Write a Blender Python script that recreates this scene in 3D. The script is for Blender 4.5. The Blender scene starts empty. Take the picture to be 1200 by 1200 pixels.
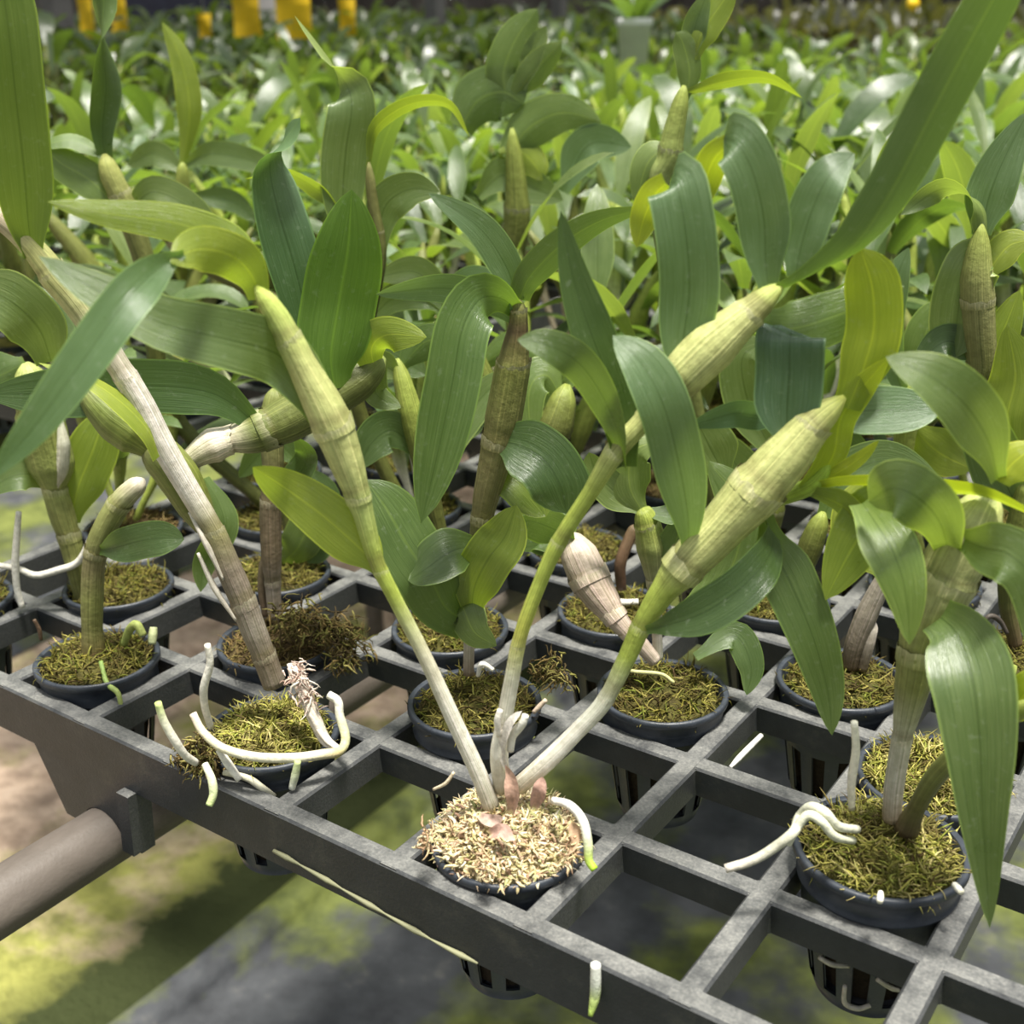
import bpy, math, random
from mathutils import Vector, Matrix, noise
C = bpy.context.scene.collection
SC = bpy.context.scene
# ------------------------------------------------------------------ camera
P = 0.055                      # pitch of the tray cells in metres
CAM = Vector((.4512, -.2560, .2640)); AZ, EL, ROLL, FOC = -.6150, .3820, -.0140, 1.4390
_d = Vector((math.cos(EL)*math.sin(AZ), math.cos(EL)*math.cos(AZ), -math.sin(EL)))
_r = _d.cross(Vector((0, 0, 1))).normalized(); _u = _r.cross(_d)
RX = _r*math.cos(ROLL)+_u*math.sin(ROLL); RY = -_r*math.sin(ROLL)+_u*math.cos(ROLL)
FW = Vector((math.sin(AZ), math.cos(AZ), 0))
cd = bpy.data.cameras.new('camera'); cam = bpy.data.objects.new('camera', cd); C.objects.link(cam)
cd.sensor_width = 36; cd.lens = 36*FOC*1000/1200; cd.clip_start = .01; cd.clip_end = 60
m = Matrix((RX, RY, -_d)).transposed().to_4x4(); m.translation = CAM; cam.matrix_world = m
SC.camera = cam
cd.dof.use_dof = True; cd.dof.focus_distance = .455
cd.dof.aperture_fstop = (cd.lens/1000)/.0030
# ------------------------------------------------------------------ light
w = bpy.data.worlds.new('daylight'); SC.world = w; w.use_nodes = True
nt = w.node_tree; nt.nodes.clear()
bg = nt.nodes.new('ShaderNodeBackground'); wo = nt.nodes.new('ShaderNodeOutputWorld')
tc = nt.nodes.new('ShaderNodeTexCoord'); sx = nt.nodes.new('ShaderNodeSeparateXYZ'); cr = nt.nodes.new('ShaderNodeValToRGB')
nt.links.new(tc.outputs['Generated'], sx.inputs[0]); nt.links.new(sx.outputs['Z'], cr.inputs[0])
cr.color_ramp.elements[0].position = .0; cr.color_ramp.elements[0].color = (.22, .25, .25, 1)
cr.color_ramp.elements[1].position = .8; cr.color_ramp.elements[1].color = (1.05, 1.08, 1.12, 1)
nt.links.new(cr.outputs[0], bg.inputs[0]); bg.inputs[1].default_value = 1.02
nt.links.new(bg.outputs[0], wo.inputs[0])
sl = bpy.data.lights.new('sun', 'SUN'); so = bpy.data.objects.new('sun', sl); C.objects.link(so)
sl.energy = 9.5; sl.angle = math.radians(10); sl.color = (1, .96, .88)
_s = Vector((.16, -.04, 1.0)).normalized()            # where the sun stands
so.rotation_euler = _s.to_track_quat('Z', 'Y').to_euler(); so.location = (0, 0, 4)
SC.view_settings.view_transform = 'Standard'; SC.view_settings.look = 'None'
SC.view_settings.gamma = 1; SC.view_settings.use_curve_mapping = False
SC.view_settings.exposure = 0.0

# ------------------------------------------------------------------ geometry of the photograph
def ray(px, py):
    return RX*((px-600)/(FOC*1000)) + RY*((600-py)/(FOC*1000)) + _d
def at(px, py, F):             # a point F metres ahead of the camera (measured along the floor)
    d = ray(px, py); return CAM + d*(F/d.dot(FW))
def zdepth(p): return (p-CAM).dot(_d)
def proj(p):
    q = p-CAM; z = q.dot(_d)
    return (600+FOC*1000*q.dot(RX)/z, 600-FOC*1000*q.dot(RY)/z, z)
def cell(i, j): return Vector(((i+.5)*P, (j+.5)*P, 0))
def Fof(p): return (p-CAM).dot(FW)
def spl(pts, n):               # Catmull-Rom through points, n samples, any dimension
    m_ = len(pts)
    if m_ == 2: pts = [pts[0], tuple((a+b)/2 for a, b in zip(*pts)), pts[1]]; m_ = 3
    out = []
    for k in range(n):
        t = k/(n-1)*(m_-1); i = min(int(t), m_-2); f = t-i
        p1, p2 = pts[i], pts[i+1]
        p0 = pts[i-1] if i > 0 else tuple(2*a-b for a, b in zip(p1, p2))
        p3 = pts[i+2] if i+2 < m_ else tuple(2*b-a for a, b in zip(p1, p2))
        out.append(tuple(.5*((2*b)+(-a+c)*f+(2*a-5*b+4*c-d)*f*f+(-a+3*b-3*c+d)*f*f*f) for a, b, c, d in zip(p0, p1, p2, p3)))
    return out
def lerp(a, b, t): return a+(b-a)*t
def mixc(a, b, t): return tuple(x+(y-x)*t for x, y in zip(a, b))
def rampv(vals, t):            # vals: list of numbers/tuples at even steps
    k = t*(len(vals)-1); i = min(int(k), len(vals)-2); f = k-i
    a, b = vals[i], vals[i+1]
    return mixc(a, b, f) if isinstance(a, tuple) else lerp(a, b, f)

class MB:
    def __init__(s): s.v = []; s.f = []; s.c = []; s.t = []; s.m = []; s.cm = 0
    def vert(s, p, col=(1, 1, 1), uv=(0, 0)):
        s.v.append(tuple(p)); s.c.append((col[0], col[1], col[2], 1)); s.t.append((uv[0], uv[1], 0)); return len(s.v)-1
    def face(s, *i): s.f.append(i); s.m.append(s.cm)
    def add(s, o, mat=None):   # append another builder, transformed
        b = len(s.v)
        s.v += [tuple(mat @ Vector(p)) for p in o.v] if mat else o.v
        s.c += o.c; s.t += o.t; s.f += [tuple(k+b for k in f) for f in o.f]; s.m += o.m
    def mesh(s, name, mats, off=None, smooth=True):
        me = bpy.data.meshes.new(name)
        vs = s.v if off is None else [(p[0]-off[0], p[1]-off[1], p[2]-off[2]) for p in s.v]
        me.from_pydata(vs, [], s.f)
        a = me.color_attributes.new('Col', 'FLOAT_COLOR', 'POINT'); a.data.foreach_set('color', [x for c in s.c for x in c])
        b = me.attributes.new('uvp', 'FLOAT_VECTOR', 'POINT'); b.data.foreach_set('vector', [x for c in s.t for x in c])
        for mm in (mats if isinstance(mats, (list, tuple)) else [mats]): me.materials.append(mm)
        me.polygons.foreach_set('material_index', s.m)
        if smooth: me.polygons.foreach_set('use_smooth', [True]*len(s.f))
        me.update(); return me
def link(name, me, parent=None, loc=None):
    o = bpy.data.objects.new(name, me); C.objects.link(o)
    if parent is not None: o.parent = parent
    if loc is not None: o.location = loc
    return o
def tag(o, label=None, cat=None, group=None, kind=None):
    if label: o['label'] = label
    if cat: o['category'] = cat
    if group: o['group'] = group
    if kind: o['kind'] = kind
    return o
def box(mb, lo, hi, col=(1, 1, 1)):
    x0, y0, z0 = lo; x1, y1, z1 = hi
    k = [mb.vert(p, col) for p in ((x0,y0,z0),(x1,y0,z0),(x1,y1,z0),(x0,y1,z0),(x0,y0,z1),(x1,y0,z1),(x1,y1,z1),(x0,y1,z1))]
    for f in ((3,2,1,0),(4,5,6,7),(0,1,5,4),(1,2,6,5),(2,3,7,6),(3,0,4,7)): mb.face(*[k[i] for i in f])

def tube(mb, pts, rads, cols, seg=8, cap=True, ridge=0, nr=0, seed=0, v0=0):
    n = len(pts); pts = [Vector(p) for p in pts]; up = None; rings = []; L = 0
    for k in range(n):
        T = (pts[min(k+1, n-1)]-pts[max(k-1, 0)])
        T = T.normalized() if T.length > 1e-9 else Vector((0, 0, 1))
        if up is None: up = T.orthogonal().normalized()
        up = (up-T*up.dot(T)).normalized(); S = T.cross(up)
        if k: L += (pts[k]-pts[k-1]).length
        ring = []
        for q in range(seg):
            a = 2*math.pi*q/seg
            r = rads[k]*(1+(ridge*math.cos(nr*a+seed) if nr else 0))
            ring.append(mb.vert(pts[k]+(up*math.cos(a)+S*math.sin(a))*r, cols[k], (q/seg if q/seg <= .5 else 1-q/seg, L*20+v0)))
        rings.append(ring)
    for k in range(n-1):
        for q in range(seg):
            mb.face(rings[k][q], rings[k][(q+1) % seg], rings[k+1][(q+1) % seg], rings[k+1][q])
    if cap:
        for ring, e, s_ in ((rings[0], 0, 1), (rings[-1], n-1, 0)):
            c = mb.vert(pts[e], cols[e], (.25, L*20))
            for q in range(seg):
                a, b = ring[q], ring[(q+1) % seg]
                mb.face(*((b, a, c) if s_ else (a, b, c)))

def prof(t, tip=.62, base=.3):
    a = min(1, t/.38); a = a*a*(3-2*a); f = base+(1-base)*a
    if t > 1-tip:
        u = (t-(1-tip))/tip; f *= max(0, 1-u**2.3)**.8
    return f
def leaf_sheet(mb, spine, Ws, Ns, hw, col, ns=16, nc=6, fold=.22, base=.3, tip=.62, wave=.05, seed=0):
    # spine / side vectors / top normals given at ns samples; one leaf blade with a channel along the midrib
    rnd = random.Random(seed); ph = rnd.random()*6
    rows = []
    for k in range(ns):
        t = k/(ns-1); h = hw*prof(t, tip, base); row = []
        fo = fold*(1.6-1.1*min(1, t*2.2))
        for q in range(nc+1):
            s = -1+2*q/nc
            lift = fo*abs(s)**1.25 - .5*fo + wave*math.sin(t*9+ph+(1.5 if s > 0 else 0))*abs(s)
            p = spine[k]+Ws[k]*(s*h)+Ns[k]*(lift*h)
            cc = col
            if t < .1: cc = mixc(cc, (1.25, 1.3, .6), (.1-t)*4)
            row.append(mb.vert(p, cc, (s, t*4)))
        rows.append(row)
    for k in range(ns-1):
        for q in range(nc): mb.face(rows[k][q], rows[k][q+1], rows[k+1][q+1], rows[k+1][q])

# colours (linear) multiplied into the leaf shader; the blue has sky reflection painted in
G_MID = (1., 1., 1.); G_DARK = (.66, .72, .7); G_BLUE = (1.3, 1.32, 2.05); G_LIME = (1.6, 1.42, .75); G_PALE = (1.5, 1.35, 1.5)
G_OLIVE = (.62, .70, .75); G_YEL = (2.1, 1.75, .5)
WHITE = (.78, .75, .68); CREAM = (.72, .66, .5); GREEN = (.30, .36, .07); LGREEN = (.38, .46, .085); YGREEN = (.58, .60, .12)
OLIVE = (.14, .155, .035); BROWN = (.20, .14, .08); PINK = (.55, .44, .38); PALEG = (.45, .47, .19)
# ------------------------------------------------------------------ materials
def mat(name):
    m = bpy.data.materials.new(name); m.use_nodes = True; nt = m.node_tree; nt.nodes.clear()
    o = nt.nodes.new('ShaderNodeOutputMaterial'); return m, nt, o
def N(nt, t, **kw):
    n = nt.nodes.new('ShaderNode'+t)
    for k, v in kw.items():
        if k.startswith('i_'): n.inputs[int(k[2:])].default_value = v
        else: setattr(n, k, v)
    return n
def attr(nt, name): return N(nt, 'Attribute', attribute_name=name)
def mul(nt, a, b, f=1.0, mode='MULTIPLY'):
    n = N(nt, 'MixRGB', blend_type=mode); n.inputs[0].default_value = f
    for i, x in ((1, a), (2, b)):
        if isinstance(x, tuple): n.inputs[i].default_value = (*x, 1)
        else: nt.links.new(x, n.inputs[i])
    return n
def ramp(nt, src, stops):
    r = N(nt, 'ValToRGB'); e = r.color_ramp.elements
    while len(e) < len(stops): e.new(.5)
    for k, (p, c) in enumerate(stops): e[k].position = p; e[k].color = (*c, 1) if isinstance(c, tuple) else (c, c, c, 1)
    nt.links.new(src, r.inputs[0]); return r
def noise_tex(nt, vec, scale, detail=4, sc=None, rough=.6):
    n = N(nt, 'TexNoise'); n.inputs['Scale'].default_value = scale; n.inputs['Detail'].default_value = detail; n.inputs['Roughness'].default_value = rough
    if sc:
        mp = N(nt, 'Mapping'); mp.inputs['Scale'].default_value = sc; nt.links.new(vec, mp.inputs[0]); vec = mp.outputs[0]
    nt.links.new(vec, n.inputs['Vector']); return n
def bump(nt, h, strength, dist=.001):
    b = N(nt, 'Bump'); b.inputs['Strength'].default_value = strength; b.inputs['Distance'].default_value = dist
    nt.links.new(h, b.inputs['Height']); return b
def principled(nt, col, rough, spec=.5, nrm=None):
    p = N(nt, 'BsdfPrincipled'); p.inputs['Specular IOR Level'].default_value = spec
    if isinstance(col, tuple): p.inputs['Base Color'].default_value = (*col, 1)
    else: nt.links.new(col, p.inputs['Base Color'])
    if isinstance(rough, float): p.inputs['Roughness'].default_value = rough
    else: nt.links.new(rough, p.inputs['Roughness'])
    if nrm: nt.links.new(nrm, p.inputs['Normal'])
    return p

def leaf_material():
    m, nt, o = mat('orchid_leaf'); a = attr(nt, 'Col'); uv = attr(nt, 'uvp'); tc = N(nt, 'TexCoord')
    st = noise_tex(nt, uv.outputs['Vector'], 1.0, 4, (13, .45, 1), .75)           # long parallel veins
    bl = noise_tex(nt, tc.outputs['Object'], 45, 4)
    sp = noise_tex(nt, tc.outputs['Object'], 420, 3)
    sepu = N(nt, 'SeparateXYZ'); nt.links.new(uv.outputs['Vector'], sepu.inputs[0])
    ab = N(nt, 'Math', operation='ABSOLUTE'); nt.links.new(sepu.outputs[0], ab.inputs[0])
    rib = ramp(nt, ab.outputs[0], [(0, (.62,.66,.5)), (.035, (.9,.92,.85)), (.06, (1,1,1)), (.93, (1,1,1)), (.985, (1.9,1.8,1.5))])
    top = ramp(nt, st.outputs[0], [(.3, (.058, .098, .030)), (.5, (.080, .128, .040)), (.68, (.135, .190, .070))])
    und = ramp(nt, st.outputs[0], [(.3, (.115, .17, .045)), (.5, (.15, .215, .058)), (.7, (.21, .28, .09))])
    geo = N(nt, 'NewGeometry')
    side = N(nt, 'MixRGB'); nt.links.new(geo.outputs['Backfacing'], side.inputs[0])
    nt.links.new(top.outputs[0], side.inputs[1]); nt.links.new(und.outputs[0], side.inputs[2])
    c = mul(nt, side.outputs[0], a.outputs['Color']); ribu = ramp(nt, ab.outputs[0], [(0, (1.5, 1.4, 1.3)), (.03, (1.25, 1.2, 1.1)), (.06, (1, 1, 1)), (.93, (1, 1, 1)), (.985, (1.7, 1.6, 1.4))])
    rm = N(nt, 'MixRGB'); nt.links.new(geo.outputs['Backfacing'], rm.inputs[0]); nt.links.new(rib.outputs[0], rm.inputs[1]); nt.links.new(ribu.outputs[0], rm.inputs[2])
    c = mul(nt, c.outputs[0], rm.outputs[0])
    vr = ramp(nt, bl.outputs[0], [(.3, (.82, .86, .8)), (.7, (1.18, 1.14, 1.1))]); c = mul(nt, c.outputs[0], vr.outputs[0])
    oi = N(nt, 'ObjectInfo'); rr = ramp(nt, oi.outputs['Random'], [(0, (.8, .86, .8)), (1, (1.2, 1.14, 1.15))]); c = mul(nt, c.outputs[0], rr.outputs[0])
    dust = ramp(nt, sp.outputs[0], [(.6, 0.0), (.72, 1.0)])
    dm = N(nt, 'Math', operation='MULTIPLY'); nt.links.new(dust.outputs[0], dm.inputs[0]); dm.inputs[1].default_value = .14
    c2 = N(nt, 'MixRGB'); nt.links.new(dm.outputs[0], c2.inputs[0]); nt.links.new(c.outputs[0], c2.inputs[1]); c2.inputs[2].default_value = (.5, .55, .42, 1)
    b = bump(nt, st.outputs[0], .5, .0006)
    p = principled(nt, c2.outputs[0], .40, .75, b.outputs[0])
    rg = ramp(nt, bl.outputs[0], [(.3, .26), (.7, .42)]); nt.links.new(rg.outputs[0], p.inputs['Roughness'])
    t = N(nt, 'BsdfTranslucent'); tcx = mul(nt, a.outputs['Color'], (.24, .37, .035)); tcx = mul(nt, tcx.outputs[0], rm.outputs[0]); nt.links.new(tcx.outputs[0], t.inputs[0])
    mx = N(nt, 'MixShader'); mx.inputs[0].default_value = .34
    nt.links.new(p.outputs[0], mx.inputs[1]); nt.links.new(t.outputs[0], mx.inputs[2]); nt.links.new(mx.outputs[0], o.inputs[0])
    return m
def cane_material():
    m, nt, o = mat('orchid_cane'); a = attr(nt, 'Col'); uv = attr(nt, 'uvp'); tc = N(nt, 'TexCoord')
    st = noise_tex(nt, uv.outputs['Vector'], 1.0, 3, (55, .35, 1), .7)
    bl = noise_tex(nt, tc.outputs['Object'], 300, 4)
    r = ramp(nt, st.outputs[0], [(.30, (.5, .54, .38)), (.45, (.95, .96, .9)), (.58, (1.05, 1.05, 1.0)), (.64, (1.6, 1.5, 1.6)), (.72, (1.0, 1.0, .95))])
    c = mul(nt, a.outputs['Color'], r.outputs[0])
    r2 = ramp(nt, bl.outputs[0], [(.3, (.8, .78, .74)), (.65, (1.08, 1.08, 1.08))]); c = mul(nt, c.outputs[0], r2.outputs[0])
    ad = N(nt, 'Math', operation='ADD'); nt.links.new(st.outputs[0], ad.inputs[0]); nt.links.new(bl.outputs[0], ad.inputs[1])
    b = bump(nt, ad.outputs[0], .7, .0006)
    p = principled(nt, c.outputs[0], .48, .4, b.outputs[0])
    nt.links.new(p.outputs[0], o.inputs[0]); return m
def vcol_material(name, rough, spec=.3, nscale=600, amp=.35, trans=0.0):
    m, nt, o = mat(name); a = attr(nt, 'Col'); tc = N(nt, 'TexCoord')
    bl = noise_tex(nt, tc.outputs['Object'], nscale, 4)
    r = ramp(nt, bl.outputs[0], [(.3, (1-amp,)*3), (.7, (1+amp,)*3)]); c = mul(nt, a.outputs['Color'], r.outputs[0])
    b = bump(nt, bl.outputs[0], .5, .0008)
    p = principled(nt, c.outputs[0], rough, spec, b.outputs[0])
    if trans:
        t = N(nt, 'BsdfTranslucent'); nt.links.new(c.outputs[0], t.inputs[0])
        mx = N(nt, 'MixShader'); mx.inputs[0].default_value = trans
        nt.links.new(p.outputs[0], mx.inputs[1]); nt.links.new(t.outputs[0], mx.inputs[2]); nt.links.new(mx.outputs[0], o.inputs[0])
    else: nt.links.new(p.outputs[0], o.inputs[0])
    return m
def pot_material():
    m, nt, o = mat('pot_plastic'); tc = N(nt, 'TexCoord')
    n1 = noise_tex(nt, tc.outputs['Object'], 90, 6, None, .7); n2 = noise_tex(nt, tc.outputs['Object'], 700, 3)
    c = ramp(nt, n1.outputs[0], [(.35, (.020, .025, .033)), (.6, (.036, .043, .055)), (.78, (.10, .105, .10))])
    rg = ramp(nt, n1.outputs[0], [(.3, .36), (.7, .6)])
    b = bump(nt, n2.outputs[0], .25, .0005)
    p = principled(nt, c.outputs[0], rg.outputs[0], .5, b.outputs[0]); nt.links.new(p.outputs[0], o.inputs[0]); return m
def tray_material():
    m, nt, o = mat('tray_plastic'); tc = N(nt, 'TexCoord'); geo = N(nt, 'NewGeometry')
    n1 = noise_tex(nt, tc.outputs['Object'], 60, 8, None, .75); n2 = noise_tex(nt, tc.outputs['Object'], 900, 4); n3 = noise_tex(nt, tc.outputs['Object'], 22, 4)
    base = ramp(nt, n1.outputs[0], [(.3, (.014, .016, .019)), (.55, (.024, .027, .031)), (.75, (.06, .06, .052))])
    dust = ramp(nt, n2.outputs[0], [(.3, (.13, .132, .125)), (.5, (.18, .18, .168)), (.7, (.26, .255, .235))])  # dust tone, also the colour of the painted side light
    sp = N(nt, 'SeparateXYZ'); nt.links.new(geo.outputs['True Normal'], sp.inputs[0])
    up = ramp(nt, sp.outputs[2], [(.6, 0.0), (.95, .82)])  # upward faces paler: settled dust plus top light put into the colour
    k = ramp(nt, n1.outputs[0], [(.36, .25), (.58, 1.0)]); f = mul(nt, up.outputs[0], k.outputs[0])
    sx_ = ramp(nt, sp.outputs[0], [(.5, 0.0), (.95, .45)]); g = mul(nt, sx_.outputs[0], n3.outputs[0])      # side light painted in: right-hand side faces made paler
    fa = N(nt, 'Math', operation='MAXIMUM'); nt.links.new(f.outputs[0], fa.inputs[0]); nt.links.new(g.outputs[0], fa.inputs[1])
    c = N(nt, 'MixRGB'); nt.links.new(fa.outputs[0], c.inputs[0]); nt.links.new(base.outputs[0], c.inputs[1]); nt.links.new(dust.outputs[0], c.inputs[2])
    b = bump(nt, n2.outputs[0], .35, .0006)
    p = principled(nt, c.outputs[0], .5, .45, b.outputs[0]); nt.links.new(p.outputs[0], o.inputs[0]); return m
def pipe_material():
    m, nt, o = mat('weathered_pipe'); tc = N(nt, 'TexCoord')
    n1 = noise_tex(nt, tc.outputs['Object'], 30, 8, (1, .3, 1), .7); n2 = noise_tex(nt, tc.outputs['Object'], 600, 3)
    c = ramp(nt, n1.outputs[0], [(.3, (.07, .058, .046)), (.55, (.125, .105, .088)), (.75, (.2, .17, .14))])
    b = bump(nt, n2.outputs[0], .3, .0005)
    p = principled(nt, c.outputs[0], .55, .4, b.outputs[0]); nt.links.new(p.outputs[0], o.inputs[0]); return m
def plain(name, col, rough=.6, var=.2, scale=20, spec=.3):
    m, nt, o = mat(name); tc = N(nt, 'TexCoord'); n1 = noise_tex(nt, tc.outputs['Object'], scale, 5)
    c = ramp(nt, n1.outputs[0], [(.3, tuple(x*(1-var) for x in col)), (.7, tuple(x*(1+var) for x in col))])
    p = principled(nt, c.outputs[0], rough, spec); nt.links.new(p.outputs[0], o.inputs[0]); return m
def ground_material():
    m, nt, o = mat('greenhouse_floor'); tc = N(nt, 'TexCoord'); V = tc.outputs['Object']
    sp = N(nt, 'SeparateXYZ'); nt.links.new(V, sp.inputs[0])
    n1 = noise_tex(nt, V, 7, 6); n2 = noise_tex(nt, V, 30, 6); n3 = noise_tex(nt, V, 4.3, 4)
    soil = ramp(nt, n2.outputs[0], [(.35, (.30, .22, .16)), (.55, (.52, .39, .29)), (.75, (.60, .47, .36))])
    alg = ramp(nt, n2.outputs[0], [(.3, (.12, .14, .02)), (.7, (.32, .34, .05))])
    # algae gets thicker towards the sheet's edge
    gr = N(nt, 'MapRange'); nt.links.new(sp.outputs[0], gr.inputs[0]); gr.inputs[1].default_value = -.70; gr.inputs[2].default_value = -.36
    ad = N(nt, 'Math', operation='MULTIPLY_ADD'); nt.links.new(gr.outputs[0], ad.inputs[0]); ad.inputs[1].default_value = .24; nt.links.new(n1.outputs[0], ad.inputs[2])
    af = ramp(nt, ad.outputs[0], [(.56, 0.0), (.72, .85)])
    c = N(nt, 'MixRGB'); nt.links.new(af.outputs[0], c.inputs[0]); nt.links.new(soil.outputs[0], c.inputs[1]); nt.links.new(alg.outputs[0], c.inputs[2])
    # dark moss in the wet strip beside the sheet
    ms = N(nt, 'MapRange'); nt.links.new(sp.outputs[0], ms.inputs[0]); ms.inputs[1].default_value = -.47; ms.inputs[2].default_value = -.36
    m3 = N(nt, 'Math', operation='MULTIPLY_ADD'); nt.links.new(n2.outputs[0], m3.inputs[0]); m3.inputs[1].default_value = 1.2; nt.links.new(ms.outputs[0], m3.inputs[2])
    mf = ramp(nt, m3.outputs[0], [(.0, 0.0), (1.0, 1.0)]); mf.color_ramp.elements[0].position = .85; mf.color_ramp.elements[1].position = 1.0
    mr = N(nt, 'Math', operation='SUBTRACT'); nt.links.new(m3.outputs[0], mr.inputs[0]); mr.inputs[1].default_value = .9
    mq = N(nt, 'Math', operation='MULTIPLY', use_clamp=True); nt.links.new(mr.outputs[0], mq.inputs[0]); mq.inputs[1].default_value = 2.2
    c_ = N(nt, 'MixRGB'); nt.links.new(mq.outputs[0], c_.inputs[0]); nt.links.new(c.outputs[0], c_.inputs[1]); c_.inputs[2].default_value = (.032, .040, .012, 1); c = c_
    b = bump(nt, n2.outputs[0], .6, .02)
    p = principled(nt, c.outputs[0], .85, .2, b.outputs[0]); nt.links.new(p.outputs[0], o.inputs[0]); return m
def sheet_material():
    m, nt, o = mat('weed_sheet'); tc = N(nt, 'TexCoord'); V = tc.outputs['Object']
    n1 = noise_tex(nt, V, 4.5, 5); n2 = noise_tex(nt, V, 25, 6)
    blk = ramp(nt, n2.outputs[0], [(.3, (.04, .042, .046)), (.6, (.07, .074, .08)), (.75, (.13, .127, .12))])
    alg = ramp(nt, n2.outputs[0], [(.3, (.06, .075, .018)), (.7, (.19, .22, .045))])
    af = ramp(nt, n1.outputs[0], [(.46, 0.0), (.56, .85)])
    c = N(nt, 'MixRGB'); nt.links.new(af.outputs[0], c.inputs[0]); nt.links.new(blk.outputs[0], c.inputs[1]); nt.links.new(alg.outputs[0], c.inputs[2])
    b = bump(nt, n2.outputs[0], .5, .01)
    p = principled(nt, c.outputs[0], .7, .2, b.outputs[0]); nt.links.new(p.outputs[0], o.inputs[0]); return m
LEAF = leaf_material(); CANE = cane_material(); POT = pot_material(); TRAY = tray_material(); PIPE = pipe_material()
MOSS = vcol_material('sphagnum_moss', .8, .2, 900, .3, .15); DRY = vcol_material('dry_sheath_paper', .7, .2, 500, .35, .25); ROOT = vcol_material('aerial_root', .55, .3, 500, .2)
GROUND = ground_material(); SHEET = sheet_material()
YELLOW = plain('yellow_card', (.85, .55, .02), .5, .15); WPLAS = plain('white_plastic', (.86, .85, .84), .4, .1)
NETM = plain('shade_net', (.07, .075, .08), .9, .5, 3); POSTM = plain('grey_post', (.16, .155, .15), .6, .2)
DARKP = plain('dark_bag', (.03, .035, .06), .6, .3)

def shade_material():  # half see-through cloth for the unseen net added to block light
    m, nt, o = mat('added_shade_cloth'); d = N(nt, 'BsdfDiffuse'); d.inputs[0].default_value = (.03, .03, .03, 1); t = N(nt, 'BsdfTransparent')
    mx = N(nt, 'MixShader'); mx.inputs[0].default_value = .62; nt.links.new(t.outputs[0], mx.inputs[1]); nt.links.new(d.outputs[0], mx.inputs[2]); nt.links.new(mx.outputs[0], o.inputs[0]); return m
SHADE = shade_material()
# ------------------------------------------------------------------ floor, far walls
FZ = -.55
mb = MB(); box(mb, (-9, -3, FZ-.1), (6, 12, FZ)); tag(link('floor', mb.mesh('floor', GROUND)), kind='structure')
mb = MB()                                            # black weed sheet with a rolled edge, lying along the bench
nx = 40; xs = [-.325+.018*math.sin(k/6*math.pi) for k in range(7)]
rows = []
for jy in range(60):
    y = -1.5+jy*.12; row = []
    wob = .012*math.sin(y*3.1)+.008*math.sin(y*7.7)
    for k in range(7): row.append(mb.vert((-.33+wob+.022*(1-math.cos(k/6*math.pi*1.0)), y, FZ+.002+.022*math.sin(k/6*math.pi))))
    for k in range(1, nx):
        x = -.285+k*(2.8/nx); row.append(mb.vert((x, y, FZ+.004+.006*(1+noise.noise(Vector((x*4, y*4, 0)))))))
    rows.append(row)
for a, b in zip(rows, rows[1:]):
    for k in range(len(a)-1): mb.face(a[k], a[k+1], b[k+1], b[k])
tag(link('ground_sheet', mb.mesh('ground_sheet', SHEET)), 'dark grey plastic weed sheet spread on the floor under the bench', 'ground sheet')
mb = MB(); rows = []
for jy in range(50):
    y = -1.0+jy*.15; rows.append([mb.vert((-.99+.015*math.sin(y*5)-k*.1, y, FZ+.002+(.006*(1+noise.noise(Vector((k*.4, y*4, 7)))) if k else 0))) for k in range(20)])
for a, b in zip(rows, rows[1:]):
    for k in range(19): mb.face(a[k+1], a[k], b[k], b[k+1])
tag(link('ground_sheet', mb.mesh('ground_sheet', SHEET)), 'grey plastic sheet with algae streaks on the floor seen through the gap at left', 'ground sheet')
mb = MB(); box(mb, (-9, 9.5, FZ), (6, 9.6, 2.2)); tag(link('wall_back', mb.mesh('wall', NETM)), kind='structure')
mb = MB(); box(mb, (-9, -3, FZ), (-8.9, 9.5, 2.2)); tag(link('wall_left', mb.mesh('wall', NETM)), kind='structure')

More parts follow.
